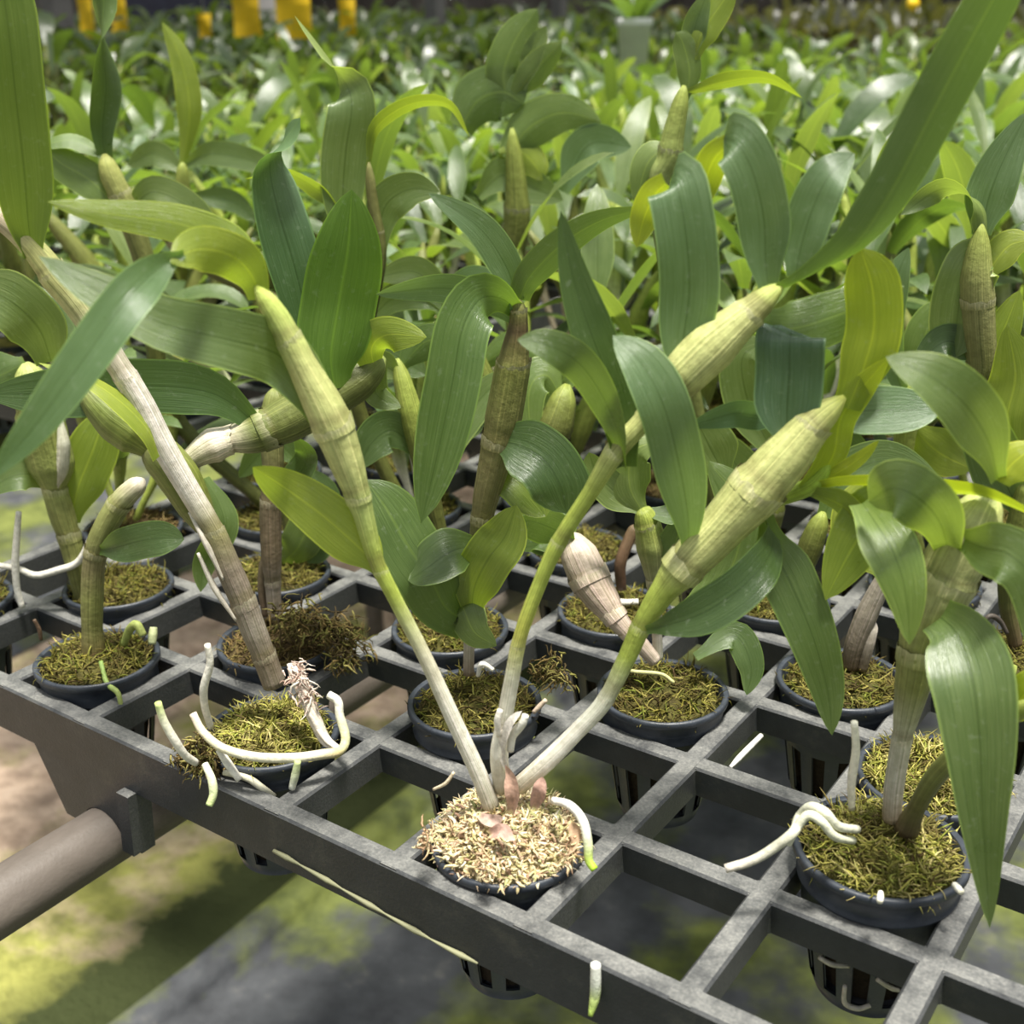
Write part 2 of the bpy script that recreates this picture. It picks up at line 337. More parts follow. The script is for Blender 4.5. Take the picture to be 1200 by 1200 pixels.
# ------------------------------------------------------------------ trays
def tray(name, i0, i1, j0, j1, label):
    hb = P*.078; xa, xb, ya, yb = i0*P-hb, i1*P+hb, j0*P-hb, j1*P+hb
    mb = MB(); D = .0125; DR = .0235
    def bev(lo, hi, ax, top=0.0):          # bar with softened top edges, slightly slimmer below
        e = .0009; x0, y0, z0 = lo; x1, y1, z1 = hi
        if ax == 0: pr = [(y0+.0007, z0), (y1-.0007, z0), (y1, z1-e), (y1-e, z1), (y0+e, z1), (y0, z1-e)]; mk = lambda s, u, v: (s, u, v); a, b = x0, x1
        else: pr = [(x0+.0007, z0), (x1-.0007, z0), (x1, z1-e), (x1-e, z1), (x0+e, z1), (x0, z1-e)]; mk = lambda s, u, v: (u, s, v); a, b = y0, y1
        ka = [mb.vert(mk(a, *q)) for q in pr]; kb = [mb.vert(mk(b, *q)) for q in pr]
        for q in range(6):
            r = (q+1) % 6
            mb.face(*((ka[q], kb[q], kb[r], ka[r]) if ax == 1 else (ka[r], kb[r], kb[q], ka[q])))
        mb.face(*(ka if ax == 1 else ka[::-1])); mb.face(*(kb[::-1] if ax == 1 else kb))
    for j in range(j0, j1+1):
        rim = j in (j0, j1); bev((xa, j*P-hb, -(DR if rim else D)), (xb, j*P+hb, -.00012 if not rim else 0), 0)
    for i in range(i0, i1+1):
        rim = i in (i0, i1); bev((i*P-hb, ya+.0003, -(DR if rim else D*1.05)), (i*P+hb, yb-.0003, -.00006), 1)
    # rounded gussets where the bars meet
    for i in range(i0+1, i1):
        for j in range(j0+1, j1):
            g = hb+.0016; c = (i*P, j*P)
            k = [mb.vert((c[0]+g*math.cos(a)*1.06, c[1]+g*math.sin(a)*1.06, -.0004)) for a in [q*math.pi/4+math.pi/8 for q in range(8)]]
            k2 = [mb.vert((mb.v[q][0], mb.v[q][1], -D)) for q in k]
            mb.face(*k)
            for q in range(8): r = (q+1) % 8; mb.face(k[q], k2[q], k2[r], k[r])
    o = link(name, mb.mesh(name, TRAY, smooth=False)); tag(o, label, 'plant tray'); return o
t1 = tray('plant_tray', -2, 15, 0, 42, 'dark grey plastic lattice tray whose front rim runs across the foreground')
t2 = tray('plant_tray', -18, -4, 5, 42, 'dark plastic lattice tray under the leaves on the left, beyond a gap')
# saddle lug under the front rim, standing over the pipe
def prism_y(mb, poly, y0, y1):
    a = [mb.vert((x, y0, z)) for x, z in poly]; b = [mb.vert((x, y1, z)) for x, z in poly]; n = len(poly)
    mb.face(*a); mb.face(*b[::-1])
    for k in range(n): r = (k+1) % n; mb.face(a[r], a[k], b[k], b[r])
PX, PZ, PR = 1.08*P, -1.0*P, .0132
mb = MB(); hb = P*.078
def notch(cx, cz, r, a0, a1, n=12): return [(cx+r*math.cos(lerp(a0, a1, k/n)), cz+r*math.sin(lerp(a0, a1, k/n))) for k in range(n+1)]
arc = notch(PX, PZ, PR+.0004, math.pi-.1, .1)
zb = arc[0][1]
# two half plates so that every outline is simple
for side in (0, 1):
    h = len(arc)//2
    if side == 0: poly = [(.62*P, zb), *arc[:h+1], (PX, -.41*P), (.33*P, -.41*P)]
    else: poly = [*arc[h:], (1.52*P, zb), (1.56*P, -.41*P), (PX, -.41*P)]
    prism_y(mb, poly, -hb+.0008, hb-.0008)
o = link('support_lug', mb.mesh('support_lug', TRAY, smooth=False), t1)
mb = MB(); prism_y(mb, [(1.40*P, -.95*P), (1.53*P, -.95*P), (1.56*P, -.42*P), (1.43*P, -.42*P)], -hb-.0035, -hb+.001)
link('lug_rib', mb.mesh('lug_rib', TRAY, smooth=False), o)
mb = MB(); tube(mb, [tuple(ray(*q)*1) for q in ()] or [(.9*P, -hb-.0006, -.66*P), (.9*P, -hb-.0002, -.66*P)], [.0001]*2, [(0, 0, 0)]*2)
# flash along the rim's lower edge
mb = MB(); tube(mb, [(x*P, -hb-.0004, -.35*P-.05*P*math.sin(x*1.7)) for x in [3.0+.12*k for k in range(15)]], [.0007+.0004*math.sin(k*2.1) for k in range(15)], [(1, 1, 1)]*15, 6)
fl = link('moulding_flash', mb.mesh('moulding_flash', plain('pale_flash', (.22, .22, .13), .7)), t1)

# ------------------------------------------------------------------ the pipe frame carrying the trays
fr = bpy.data.objects.new('bench_frame', None); C.objects.link(fr); fr.location = (PX, 0, FZ)
tag(fr, 'weathered brown round pipe rail running under the front edge of the tray', 'bench frame')
def pipe(name, a, b, r, par):
    mb = MB(); n = 24; tube(mb, [tuple(lerp(a[q], b[q], k/n) for q in range(3)) for k in range(n+1)], [r]*(n+1), [(1, 1, 1)]*(n+1), 24)
    return link(name, mb.mesh(name, PIPE, off=par.location), par)
pipe('rail', (PX, -.9, PZ), (PX, 2.5, PZ), PR, fr)
for y in (.9, 2.3): pipe('leg', (PX, y, PZ), (PX, y, FZ), .012, fr)
for k, (x, lb) in enumerate(((11*P, 'weathered pipe rail under the right half of the front tray'), (-11*P, 'weathered pipe rail under the left tray'))):
    f2 = bpy.data.objects.new('bench_frame', None); C.objects.link(f2); f2.location = (x, 0, FZ); tag(f2, lb, 'bench frame')
    pipe('rail', (x, .06 if x > 0 else .3, -.0235-PR), (x, 2.4, -.0235-PR), PR, f2)
    for y in (.9, 2.3): pipe('leg', (x, y, -.04), (x, y, FZ), .012, f2)

# ------------------------------------------------------------------ pot, moss
def pot_mesh(ro=.0268, h=.056):
    mb = MB(); seg = 48
    # (radius, z) outside, top to bottom ; rim at z = 0
    out = [(ro-.0022, .0), (ro-.0006, .0006), (ro, -.0002), (ro, -.0022), (ro-.0010, -.0030), (ro-.0024, -.0102), (ro-.0018, -.0108), (ro-.0020, -.0118), (ro-.0034, -.0128), (ro-.0042, -.024), (ro-.0052, -.028), (ro-.0085, -h+.006), (ro-.0105, -h)]
    inn = [(ro-.0022, .0), (ro-.0030, -.002), (ro-.0042, -.010), (ro-.0052, -.024), (ro-.0062, -.028), (ro-.0095, -h+.006), (ro-.0112, -h+.001)]
    def lathe(pr, flip, slots):
        rings = [[mb.vert((r*math.cos(2*math.pi*q/seg), r*math.sin(2*math.pi*q/seg), z)) for q in range(seg)] for r, z in pr]
        for k in range(len(pr)-1):
            for q in range(seg):
                if slots and k == slots and q % 4 in (1, 2): continue
                a = (rings[k][q], rings[k+1][q], rings[k+1][(q+1) % seg], rings[k][(q+1) % seg])
                mb.face(*(a if not flip else a[::-1]))
        return rings
    a = lathe(out, False, 10); b = lathe(inn, True, 4)
    mb.face(*a[-1]); mb.face(*b[-1][::-1])
    for k1, k2 in ((10, 4), ):       # slot walls
        for q in range(seg):
            if q % 4 == 1: mb.face(a[k1][q], b[k2][q], b[k2+1][q], a[k1+1][q])
            if q % 4 == 3: mb.face(b[k1-6][q], a[k1][q], a[k1+1][q], b[k2+1][q])
    return mb
POTM = pot_mesh().mesh('pot', POT)
def moss_mb(seed, R=.0232, n=420, pal=None, hump=.005, spread=1.0, wid=1.0, zt=-.002, body=True, Lm=1.0, basef=.45):
    rnd = random.Random(seed); mb = MB()
    pal = pal or [(.14, .13, .02), (.22, .19, .035), (.09, .08, .02), (.07, .045, .018), (.34, .30, .08), (.15, .18, .025)]
    def top(x, y): return zt+hump*(1-(x*x+y*y)/(R*R))+.0034*noise.noise(Vector((x*150+seed, y*150, 0)))+.0012*noise.noise(Vector((x*420, y*420, seed)))
    nr, ns = 12, 36
    c0 = mb.vert((0, 0, top(0, 0)), pal[2]); prev = None
    for a in range(1, nr+1):
        r = R*a/nr; ring = []
        for q in range(ns):
            th = 2*math.pi*q/ns; x, y = r*math.cos(th), r*math.sin(th)
            z = top(x, y)-(.003 if a == nr else 0)
            ring.append(mb.vert((x, y, z), mixc(tuple(x*basef for x in pal[2]), pal[rnd.randrange(len(pal))], .22)))
        for q in range(ns):
            if prev is None: mb.face(c0, ring[q], ring[(q+1) % ns])
            else: mb.face(prev[q], ring[q], ring[(q+1) % ns], prev[(q+1) % ns])
        prev = ring
    if body:                       # root ball filling the pot
        for (r, z) in ((R*.93, -.010), (R*.82, -.028), (R*.64, -.050)):
            ring = [mb.vert((r*math.cos(2*math.pi*q/ns), r*math.sin(2*math.pi*q/ns), z), (.035, .025, .015)) for q in range(ns)]
            for q in range(ns): mb.face(prev[q], ring[q], ring[(q+1) % ns], prev[(q+1) % ns])
            prev = ring
        mb.face(*prev)
    for k in range(n):
        a = rnd.random()*6.283; r = R*spread*math.sqrt(rnd.random()); x, y = r*math.cos(a), r*math.sin(a)
        z = top(x, y) if r < R else zt-.001
        d = Vector((rnd.uniform(-1, 1), rnd.uniform(-1, 1), rnd.uniform(-.1, .75))).normalized(); cur = Vector((rnd.uniform(-1, 1), rnd.uniform(-1, 1), rnd.uniform(-1.1, .3)))*.75
        L = rnd.uniform(.003, .0095)*Lm; p = Vector((x, y, z)); pts = []
        for s in range(5): pts.append(tuple(p)); p = p+d*(L/4); d = (d+cur*.5+Vector((rnd.uniform(-.3, .3), rnd.uniform(-.3, .3), rnd.uniform(-.3, .3)))).normalized()
        col = pal[rnd.randrange(len(pal))]; col = mixc(col, pal[rnd.randrange(len(pal))], rnd.random()*.6); pn = noise.noise(Vector((x*110+seed, y*110, 3))); col = mixc(col, mixc(pal[3], pal[2], .3), max(0, min(.8, pn*2.2)) if Lm == 1.0 else max(0, pn)); f = rnd.uniform(.7, 1.35); col = tuple(c*f for c in col)
        w0 = rnd.uniform(.00016, .00042)*wid
        tube(mb, pts, [w0, w0*1.15, w0, w0*.8, w0*.2], [col]*5, 3, False)
    return mb
MOSSES = [moss_mb(11+s, n=900).mesh('moss', MOSS) for s in range(3)]
MOSSES.append(moss_mb(17, n=900, pal=[(.16, .12, .04), (.24, .16, .06), (.10, .07, .03), (.08, .05, .02), (.30, .22, .09), (.2, .19, .04)]).mesh('moss', MOSS))
MOSS_BRIGHT = moss_mb(31, n=1700, pal=[(.34, .32, .06), (.46, .42, .11), (.17, .17, .03), (.11, .075, .03), (.58, .50, .20), (.26, .30, .05)], hump=.006, spread=.98).mesh('moss', MOSS)
MOSS_PALE = moss_mb(41, R=.0246, n=3400, pal=[(.72, .62, .36), (.66, .49, .32), (.56, .48, .22), (.42, .26, .18), (.82, .74, .54), (.50, .52, .22)], hump=.011, spread=1.03, wid=1.75, zt=.0005, Lm=.58, basef=.5).mesh('moss', MOSS)

# ------------------------------------------------------------------ hero plants traced from the photograph
class Plant:
    def __init__(s, ij, label, group=None, dz=.006, moss=None, ang=0, F=None, scale=1.0, dxy=(0, 0)):
        s.base = cell(*ij)+Vector((dxy[0], dxy[1], dz)); s.F = Fof(s.base) if F is None else F
        s.o = bpy.data.objects.new('potted_orchid', None); C.objects.link(s.o); s.o.location = s.base-Vector((0, 0, .056))
        tag(s.o, label, 'potted orchid', group)
        p = link('pot', POTM, s.o, (0, 0, .056)); p.scale = (scale, scale, 1); p.rotation_euler.z = ang
        mo = link('moss', moss or MOSSES[(ij[0]*3+ij[1]) % 3], s.o, (0, 0, .056)); mo.rotation_euler.z = ang*1.7+ij[0]; mo.scale = (scale, scale, 1)
        s.k = 0; s.parent = s.o
    def pt(s, q): return at(q[0], q[1], s.F+(q[2] if len(q) > 2 else 0))
    def tubes(s, name, pts, rad, cols, parent=None, material=None, seg=14, n=None, nodes=(), label=None, F0=None, ridge=0, nr=0):
        # pts: (px, py[, dF]); rad in photograph pixels; cols along the length
        P3 = [(p[0], p[1], s.F+(p[2] if len(p) > 2 else 0)) for p in pts]
        n = n or max(12, 6*len(pts)); S = spl(P3, n); W = [at(*q) for q in S]
        rr = []; cc = []
        for k in range(n):
            t = k/(n-1); sc = zdepth(W[k])/(FOC*1000)
            r = rampv(rad, t)
            c = rampv(cols, t)
            for nd in nodes:
                d = t-nd
                if -.03 < d <= 0: r *= 1+.06*(1+d/.03)
                if 0 < d < .04: r *= 1-.05*(1-d/.04)
                if 0 < d < .02: c = mixc(c, (.2, .17, .06), .4)
            if name == 'cane':
                f_ = .66+.34*max(0, min(1, (max(c)-.25)/.2)); c = tuple(x*f_ for x in c)
                if k >= n-3: r *= (.92, .7, .3)[k-n+3]
            rr.append(r*sc); cc.append(c)
        mb = MB(); s.k += 1; tube(mb, W, rr, cc, seg, True, ridge, nr, s.k, v0=s.k*7.3)
        rn = random.Random(s.k+77)
        for nd in (nodes if name == 'cane' else ()):      # torn papery collar where a leaf sheath ended
            k = min(max(int(nd*(n-1)), 1), n-2); T = (W[k+1]-W[k-1]).normalized(); up = T.orthogonal().normalized(); S_ = T.cross(up); r = rr[k]; lo = []; hi = []; m_ = 28
            for q in range(m_):
                a = 2*math.pi*q/m_; dr = up*math.cos(a)+S_*math.sin(a); h = r*(.18+.22*math.sin(a+nd*9)+rn.uniform(-.07, .16))
                cl = mixc(cc[k], (.62, .58, .42), .4)
                lo.append(mb.vert(W[k]+dr*r*.98-T*r*.45, cc[k], (q/m_, 1))); hi.append(mb.vert(W[k]+dr*(r*1.02)+T*h, cl, (q/m_, 1.4)))
            for q in range(m_): z = (q+1) % m_; mb.face(lo[q], lo[z], hi[z], hi[q])
        o = link(name, mb.mesh(name, material or CANE, off=s.o.location), parent or s.o)
        if label: o['label'] = label
        return o
    def tuft(s, pts, spread, n, pal, L=.006, name='moss_tuft', wid=1.0):
        # loose curly strands strewn along a short path
        rn = random.Random(s.k*13+5); s.k += 1; mb = MB(); P3 = [(p[0], p[1], s.F+(p[2] if len(p) > 2 else 0)) for p in pts]; S = spl(P3, 30)
        for q in range(n):
            b = at(*S[rn.randrange(30)]); sc = zdepth(b)/(FOC*1000)*spread
            p = b+Vector((rn.gauss(0, .5), rn.gauss(0, .5), rn.gauss(0, .45)))*sc; d = Vector((rn.uniform(-1, 1), rn.uniform(-1, 1), rn.uniform(-1, .5))).normalized(); pp = []; l = L*rn.uniform(.4, 1.2)
            for k in range(5): pp.append(tuple(p)); p = p+d*(l/4); d = (d+Vector((rn.uniform(-.7, .7), rn.uniform(-.7, .7), rn.uniform(-.8, .4)))).normalized()
            w0 = rn.uniform(.0002, .0005)*wid; f = rn.uniform(.7, 1.2); tube(mb, pp, [w0, w0*1.2, w0, w0*.8, w0*.2], [tuple(x*f for x in rn.choice(pal))]*5, 3, False)
        return link(name, mb.mesh(name, MOSS, off=s.o.location), s.o)
    def flake(s, pts, hw, col, roll=(0,)):
        o = s.leaf(pts, hw, col, roll, fold=.7, base=.5, tip=.5, parent=s.o, ns=12, nc=5, wave=.22); o.name = 'dry_sheath'; o.data.name = 'dry_sheath'; o.data.materials[0] = DRY; return o
    def cane(s, pts, rad, cols, nodes=(), label=None, n=60): s.c = s.tubes('cane', pts, rad, cols, None, None, 20, n, nodes, label, ridge=.018, nr=9); return s.c
    def root(s, pts, r=4, cols=None, label=None):
        k = len(pts)
        return s.tubes('root', pts, [r*.85, r, r*1.1, r, r*.9], cols or [WHITE, (.68, .66, .55), WHITE, (.66, .64, .5)], None, ROOT, 8, 5*k, label=label)
    def leaf(s, pts, hw, col=G_MID, roll=(0,), fold=.22, base=.3, tip=.62, parent=None, label=None, ns=22, nc=8, wave=.05):
        P3 = [(p[0], p[1], s.F+(p[2] if len(p) > 2 else 0)) for p in pts]
        S = spl(P3, ns); W = [at(*q) for q in S]; side = []; nrm = []; prev = None
        roll = list(roll) if len(roll) > 1 else [roll[0]]*2
        for k in range(ns):
            T = (W[min(k+1, ns-1)]-W[max(k-1, 0)]).normalized(); V = (CAM-W[k]).normalized()
            w0 = T.cross(V)
            if w0.length < .25 and prev is not None: w0 = prev
            w0 = (w0-T*w0.dot(T)).normalized()
            if prev is not None and w0.dot(prev) < 0: w0 = -w0
            prev = w0; n0 = w0.cross(T)
            a = math.radians(rampv(roll, k/(ns-1)))
            sv = w0*math.cos(a)+n0*math.sin(a)
            side.append(sv); nrm.append(sv.cross(T))
        mb = MB(); s.k += 1; mid = W[len(W)//2]; sc = zdepth(mid)/(FOC*1000)
        leaf_sheet(mb, W, side, nrm, hw*sc*1.08, col, ns, nc, fold, base, tip, wave, s.k)
        o = link('leaf', mb.mesh('leaf', LEAF, off=s.o.location), parent or getattr(s, 'c', None) or s.o)
        if label: o['label'] = label
        return o
U = (180,)
PALB = [(.12,.09,.03),(.24,.17,.06),(.2,.19,.05),(.32,.28,.09),(.07,.05,.02)]; PALP = [(.80,.68,.38),(.70,.52,.30),(.52,.33,.20),(.85,.76,.50)]; PINKS = [(.66,.5,.42),(.72,.6,.5),(.55,.38,.3),(.75,.68,.58)]
CN = [WHITE, WHITE, PALEG, LGREEN]
# --- the repotted plant at the rim -------------------------------------------------
p = Plant((4, 0), 'orchid in fresh pale moss at the front rim, three long canes fanning out', dz=.0035, moss=MOSS_PALE, ang=.4)
p.cane([(577,948,.0),(560,905),(530,840),(497,768),(462,700),(440,655),(425,600),(407,545),(385,488),(355,430),(325,372),(299,335)],
       [10.5,10,9.5,8.5,8.5,9.5,12.5,20,25,18,14.5,9], [(.42,.38,.30),WHITE,WHITE,(.58,.55,.42),LGREEN,LGREEN,(.42,.5,.16),PALEG,PALEG,PALEG,(.42,.5,.14),LGREEN], nodes=(.44,.58,.72,.87), label='cane, left one, white at the foot and swollen green above')
cA = p.c
p.leaf([(447,672),(425,645),(380,605),(335,572),(296,547,-.01)], 30, G_LIME, (190,200), label='leaf, light green, lowest on the left cane', base=.25)
p.leaf([(384,492),(362,455),(325,415),(270,398,-.012),(190,378,-.02),(110,338,-.02),(45,300,-.015)], 36, (1.1,1.08,1.25), (15,-10,-8), base=.55, tip=.7, label='leaf, broad and dull grey green')
p.leaf([(304,350,.002),(296,325,0),(278,304,-.006),(250,293,-.014),(224,294,-.022),(200,308,-.03)], 25, G_LIME, (180,), base=.5, tip=.4, label='leaf, its bright green underside arching left').name = 'leaf_base'
p.leaf([(216,297,-.026),(190,312,-.032),(150,350,-.045),(95,425,-.055),(40,500,-.06),(-15,565,-.062)], 25, (1.25,1.35,2.0), (25,0,0), base=.22, tip=.5, label='leaf, hanging to the left with a pale speckled top')
p.leaf([(303,340,.004),(285,300,.006),(255,278,.006),(200,260,.002),(125,250),(55,236,-.004)], 22, G_LIME, (180,180,170), base=.5, label='leaf, bright green, pointing left')
p.cane([(588,925,.002),(585,885),(590,850),(600,795),(610,745),(632,685),(655,635),(690,580),(722,528),(752,495),(790,450),(835,405),(880,365),(918,332)],
       [10,11,9.5,9,8.5,8.5,9.5,9.5,13,12,27,30,19,10.5], [(.5,.45,.36),WHITE,WHITE,(.64,.62,.52),YGREEN,LGREEN,LGREEN,LGREEN,(.46,.5,.18),PALEG,(.44,.46,.2),PALEG,PALEG,LGREEN], nodes=(.30,.46,.615,.76,.93), label='cane, middle one, leaning far to the right')
cB = p.c
p.leaf([(912,338),(950,318,-.002),(1000,283,-.006),(1045,220,-.01),(1085,145,-.014),(1130,60,-.02),(1180,-30,-.03),(1225,-110,-.04)], 29, G_OLIVE, (105,125,150,168,174,170), base=.3, tip=.35, fold=.5, label='leaf, very long, rising out of the top right corner')
p.leaf([(902,348),(897,305),(895,255),(882,200),(864,168,.002),(848,162,.01)], 29, G_BLUE, (0,0,0,5), base=.35, tip=.1, label='leaf, blue green with glossy top, bent over at the tip')
p.leaf([(932,325),(938,290),(952,245),(972,205),(1002,180,.006)], 26, G_BLUE, (0,15,15,-10), base=.4, tip=.5, label='leaf, blue green with a pale glossy streak')
p.leaf([(803,448),(800,405),(808,340),(804,275),(794,220,.002),(786,212,.008)], 33, G_BLUE, (0,), base=.35, tip=.08, label='leaf, broad blue green, bent back at the top')
for q in ([(858,168,.008),(838,185,.014),(826,215,.018),(821,250,.018)], [(782,214,.008),(768,228,.014),(755,255,.018),(746,290,.018)]): p.leaf(q, 17, G_YEL, (180,), base=.7, tip=.5, parent=cB).name = 'leaf_tip'
p.leaf([(731,548),(728,500),(712,440),(690,380),(671,320),(657,246)], 29, G_DARK, (-20,-25,-15), base=.5, tip=.75, fold=.35, label='leaf, dark green, upright')
p.leaf([(730,548,.0),(722,505,-.006),(700,455,-.01),(672,420,-.014),(635,402,-.016),(606,398,-.014)], 21, G_MID, (60,45,20,-10,-20), base=.5, tip=.5, label='leaf, arching left behind the dark one')
p.leaf([(885,372,.004),(925,385,.008),(985,368,.01),(1060,335,.014)], 30, G_MID, (180,170), base=.4, tip=.5)
p.cane([(607,922,.002),(640,893),(675,858),(708,822),(735,770),(752,733),(778,692),(805,660),(845,618),(882,578),(925,530),(957,493),(990,465)],
       [10.5,11,10,10,11,12,16,26,28,33,29,20,10], [(.5,.44,.34),WHITE,WHITE,(.66,.66,.56),LGREEN,LGREEN,LGREEN,PALEG,PALEG,PALEG,PALEG,PALEG,(.5,.55,.12)], nodes=(.27,.42,.59,.765,.9), label='cane, right one, thickest, pale green and striped')
p.leaf([(806,655),(806,605,-.006),(795,540,-.012),(778,475,-.015),(752,425,-.012),(718,393,-.006)], 29, G_BLUE, (0,0,-10,-15), base=.2, tip=.4, label='leaf, long grey green, standing in front of the middle cane')
p.leaf([(757,738,-.004),(785,732,-.01),(825,718,-.014),(868,690,-.014),(900,655,-.008),(907,628,.002),(890,600,.01)], 25, G_DARK, (-10,-5,0,-20,-70,-120), base=.2, tip=.35, label='leaf, dark green, low and to the right')
p.leaf([(897,605,.01),(905,640,.008),(925,680,.002),(952,745,-.004),(970,810,-.006),(975,862,-.008)], 30, G_MID, (20,0,-5), base=.3, tip=.7, label='leaf, hanging straight down')
p.leaf([(993,478),(1012,430),(1024,385),(1022,335),(1008,290)], 30, G_YEL, (170,180,190), base=.55, tip=.3, label='leaf, bright yellow green, upright')
p.leaf([(1003,455,.004),(1030,420,.006),(1040,360,.008),(1045,300,.01)], 22, G_PALE, (-50,-60), base=.5)
p.leaf([(925,528),(922,490),(925,440),(926,398),(929,387,.006)], 37, (.8,.92,1.8), (0,), base=.2, tip=.07, label='leaf, dark blue green with a cut looking top')
p.leaf([(955,492,.006),(1000,482,.01),(1060,480,.012),(1105,478,.014)], 27, G_BLUE, (10,15), base=.4, tip=.5)
p.leaf([(925,395,.03),(900,480,.02),(860,485,.012),(805,500,.01)], 17, (.8,.92,1.8), (20,30), base=.3, tip=.5)
# side shoot behind the right cane
p.cane([(893,588,.012),(925,580,.01),(955,566,.006),(972,545,.004)], [9,10,11,6], [LGREEN,(.4,.55,.08),(.42,.6,.08)], n=20, label='side shoot, bright green')
p.leaf([(945,575,.006),(975,535,.004),(985,490,.002),(1010,455,0),(1042,418,-.006)], 19, G_YEL, (150,160,165), base=.6, tip=.6)
p.leaf([(950,572,.006),(990,566,.0),(1050,566,-.01),(1110,572,-.02),(1160,580,-.026),(1230,612,-.03)], 19, G_YEL, (115,112,112,115), base=.5, tip=.5, fold=.35, label='leaf, narrow and yellow green, pointing right')
p.leaf([(945,575,.006),(985,590,0),(1015,620,-.008),(1040,665,-.014)], 20, G_LIME, (125,130,120), base=.5, tip=.6)
p.leaf([(955,568,.006),(985,552,.002),(1010,535,0),(1030,516,-.002)], 9, G_YEL, U, base=.6, tip=.8)
p.root([(648,938,-.008),(668,944,-.014),(683,962,-.02),(689,988,-.024),(690,1008,-.026),(697,1019,-.028)], 5.5, [(.66,.63,.57),(.68,.66,.6),(.62,.62,.5),(.38,.48,.10),(.34,.55,.03)], label='aerial root, white with a lime green tip')
p.root([(598,880,-.004),(601,862,-.004),(612,848,-.006),(616,838,-.006)], 5, [(.7,.68,.6)]*2)
p.root([(585,862,-.003),(583,845,-.004),(586,832,-.004)], 4, [(.72,.68,.6)]*2)
p.root([(508,925,-.002),(522,918,-.004),(532,905,-.004)], 2, [(.6,.5,.35)]*2)
for q in ([(505,968,-.016),(498,980,-.018),(500,995,-.02)], [(572,1008,-.028),(570,1020,-.03)], [(672,975,-.02),(668,1000,-.024),(663,1015,-.026)]):
    p.tuft(q, 9, 45, PALP, .005)
p.flake([(598,955,-.012),(602,935,-.014),(598,912,-.012),(592,896,-.008)], 9, (.50,.32,.24), (20,60))
p.flake([(625,948,-.01),(632,928,-.012),(636,910,-.01)], 8, (.48,.30,.24), (-20,30)); p.flake([(572,978,-.014),(588,974,-.018),(603,985,-.02)], 8, (.52,.34,.28), (10,40))
p.flake([(560,955,-.006),(575,962,-.01),(590,958,-.012)], 7, (.5,.36,.3), (30,0)); p.flake([(596,905,-.004),(590,880,-.004),(596,850,-.006),(612,833,-.006)], 8, (.66,.62,.56), (30,70,20)); p.flake([(668,962,-.02),(674,980,-.022),(666,1002,-.026)], 7, (.5,.34,.22), (0,60))

# --- the raised pot at the right ---------------------------------------------------
p = Plant((6, 1), 'orchid in raised dark pot at the right, broad leaf hanging before bright moss', dz=.012, moss=MOSS_BRIGHT, ang=1.0, scale=1.05)
p.cane([(1045,960,.0),(1048,920),(1058,860),(1070,800),(1080,748),(1098,700),(1120,655),(1143,610),(1163,575)],
       [11,11.5,12,21,26,36,35,32,15], [(.36,.28,.2),(.5,.47,.42),(.46,.45,.36),(.27,.29,.09),(.31,.33,.12),(.36,.38,.17),(.38,.40,.18),(.40,.42,.18),(.42,.48,.15)], nodes=(.25,.47,.7,.84), label='cane, thick and olive, white at the foot')
p.leaf([(1100,722,-.012),(1122,745,-.02),(1140,800,-.032),(1148,870,-.038),(1152,960,-.042),(1160,1088,-.044)], 47, G_MID, (-8,-4,0), base=.5, tip=.85, fold=.25, ns=30, wave=.02, label='leaf, broad and glossy, hanging in front')
p.leaf([(1128,632,-.008),(1150,642,-.018),(1185,652,-.026),(1212,690,-.03),(1222,800,-.032)], 32, G_PALE, (-20,-10,0), base=.4, tip=.5)
p.leaf([(1170,562),(1158,515,-.012),(1130,472,-.02),(1090,440,-.022),(1038,418,-.018)], 33, G_PALE, (-15,-15,-20), base=.3, tip=.55, label='leaf, pale topped, arching to the left')
p.leaf([(1172,565),(1185,545),(1215,520)], 22, G_YEL, (180,180), base=.5, tip=.5)
p.leaf([(1112,652,-.002),(1100,612,-.014),(1075,583,-.02),(1045,572,-.016),(1018,588,-.006)], 33, G_PALE, (25,15,0,-15), base=.45, tip=.35)
p.leaf([(1060,585,.006),(1030,600,.012),(1000,640,.014),(967,703,.014)], 34, G_LIME, (178,180), base=.5, tip=.6)
p.leaf([(1010,588,.004),(1030,618,-.008),(1050,655,-.016),(1062,700,-.02),(1066,756,-.022)], 30, (1.7,1.6,1.2), (10,0,-10), base=.5, tip=.7)
p.cane([(1062,972,-.003),(1075,945,-.006),(1100,905,-.012),(1140,868,-.02),(1185,838,-.03),(1230,820,-.04)], [15,10,12,12,11,10], [(.12,.08,.05),(.22,.24,.07),(.33,.38,.1),(.4,.46,.12)], n=30, label='young cane, green, leaning right')
p.leaf([(1172,850,-.02),(1200,815,-.03),(1230,780,-.03)], 22, G_YEL, U)
p.root([(998,948,-.004),(998,915,-.004),(1003,880,-.004),(1001,846,-.004)], 5, [(.62,.58,.42),(.66,.62,.5),(.68,.65,.52),(.7,.68,.56)], label='aerial root, standing upright')
p.root([(1005,972,-.014),(982,968,-.018),(967,952,-.018),(950,946,-.014),(937,958,-.012),(930,975,-.02),(905,995,-.02),(880,1009,-.02),(850,1018,-.02)], 6, [(.5,.5,.38),(.6,.6,.48),(.55,.55,.42),(.5,.49,.38),(.55,.5,.42)], label='aerial root, looped over the rim of the pot')
p.root([(1000,985,-.014),(978,980,-.02),(963,963,-.02),(948,955,-.018),(935,968,-.018),(922,990,-.02)], 5.5, [(.55,.56,.42),(.6,.6,.46)])
p.root([(1032,1046,-.03),(1031,1057,-.034)], 4); p.root([(1118,1036,-.026),(1127,1046,-.03)], 4)
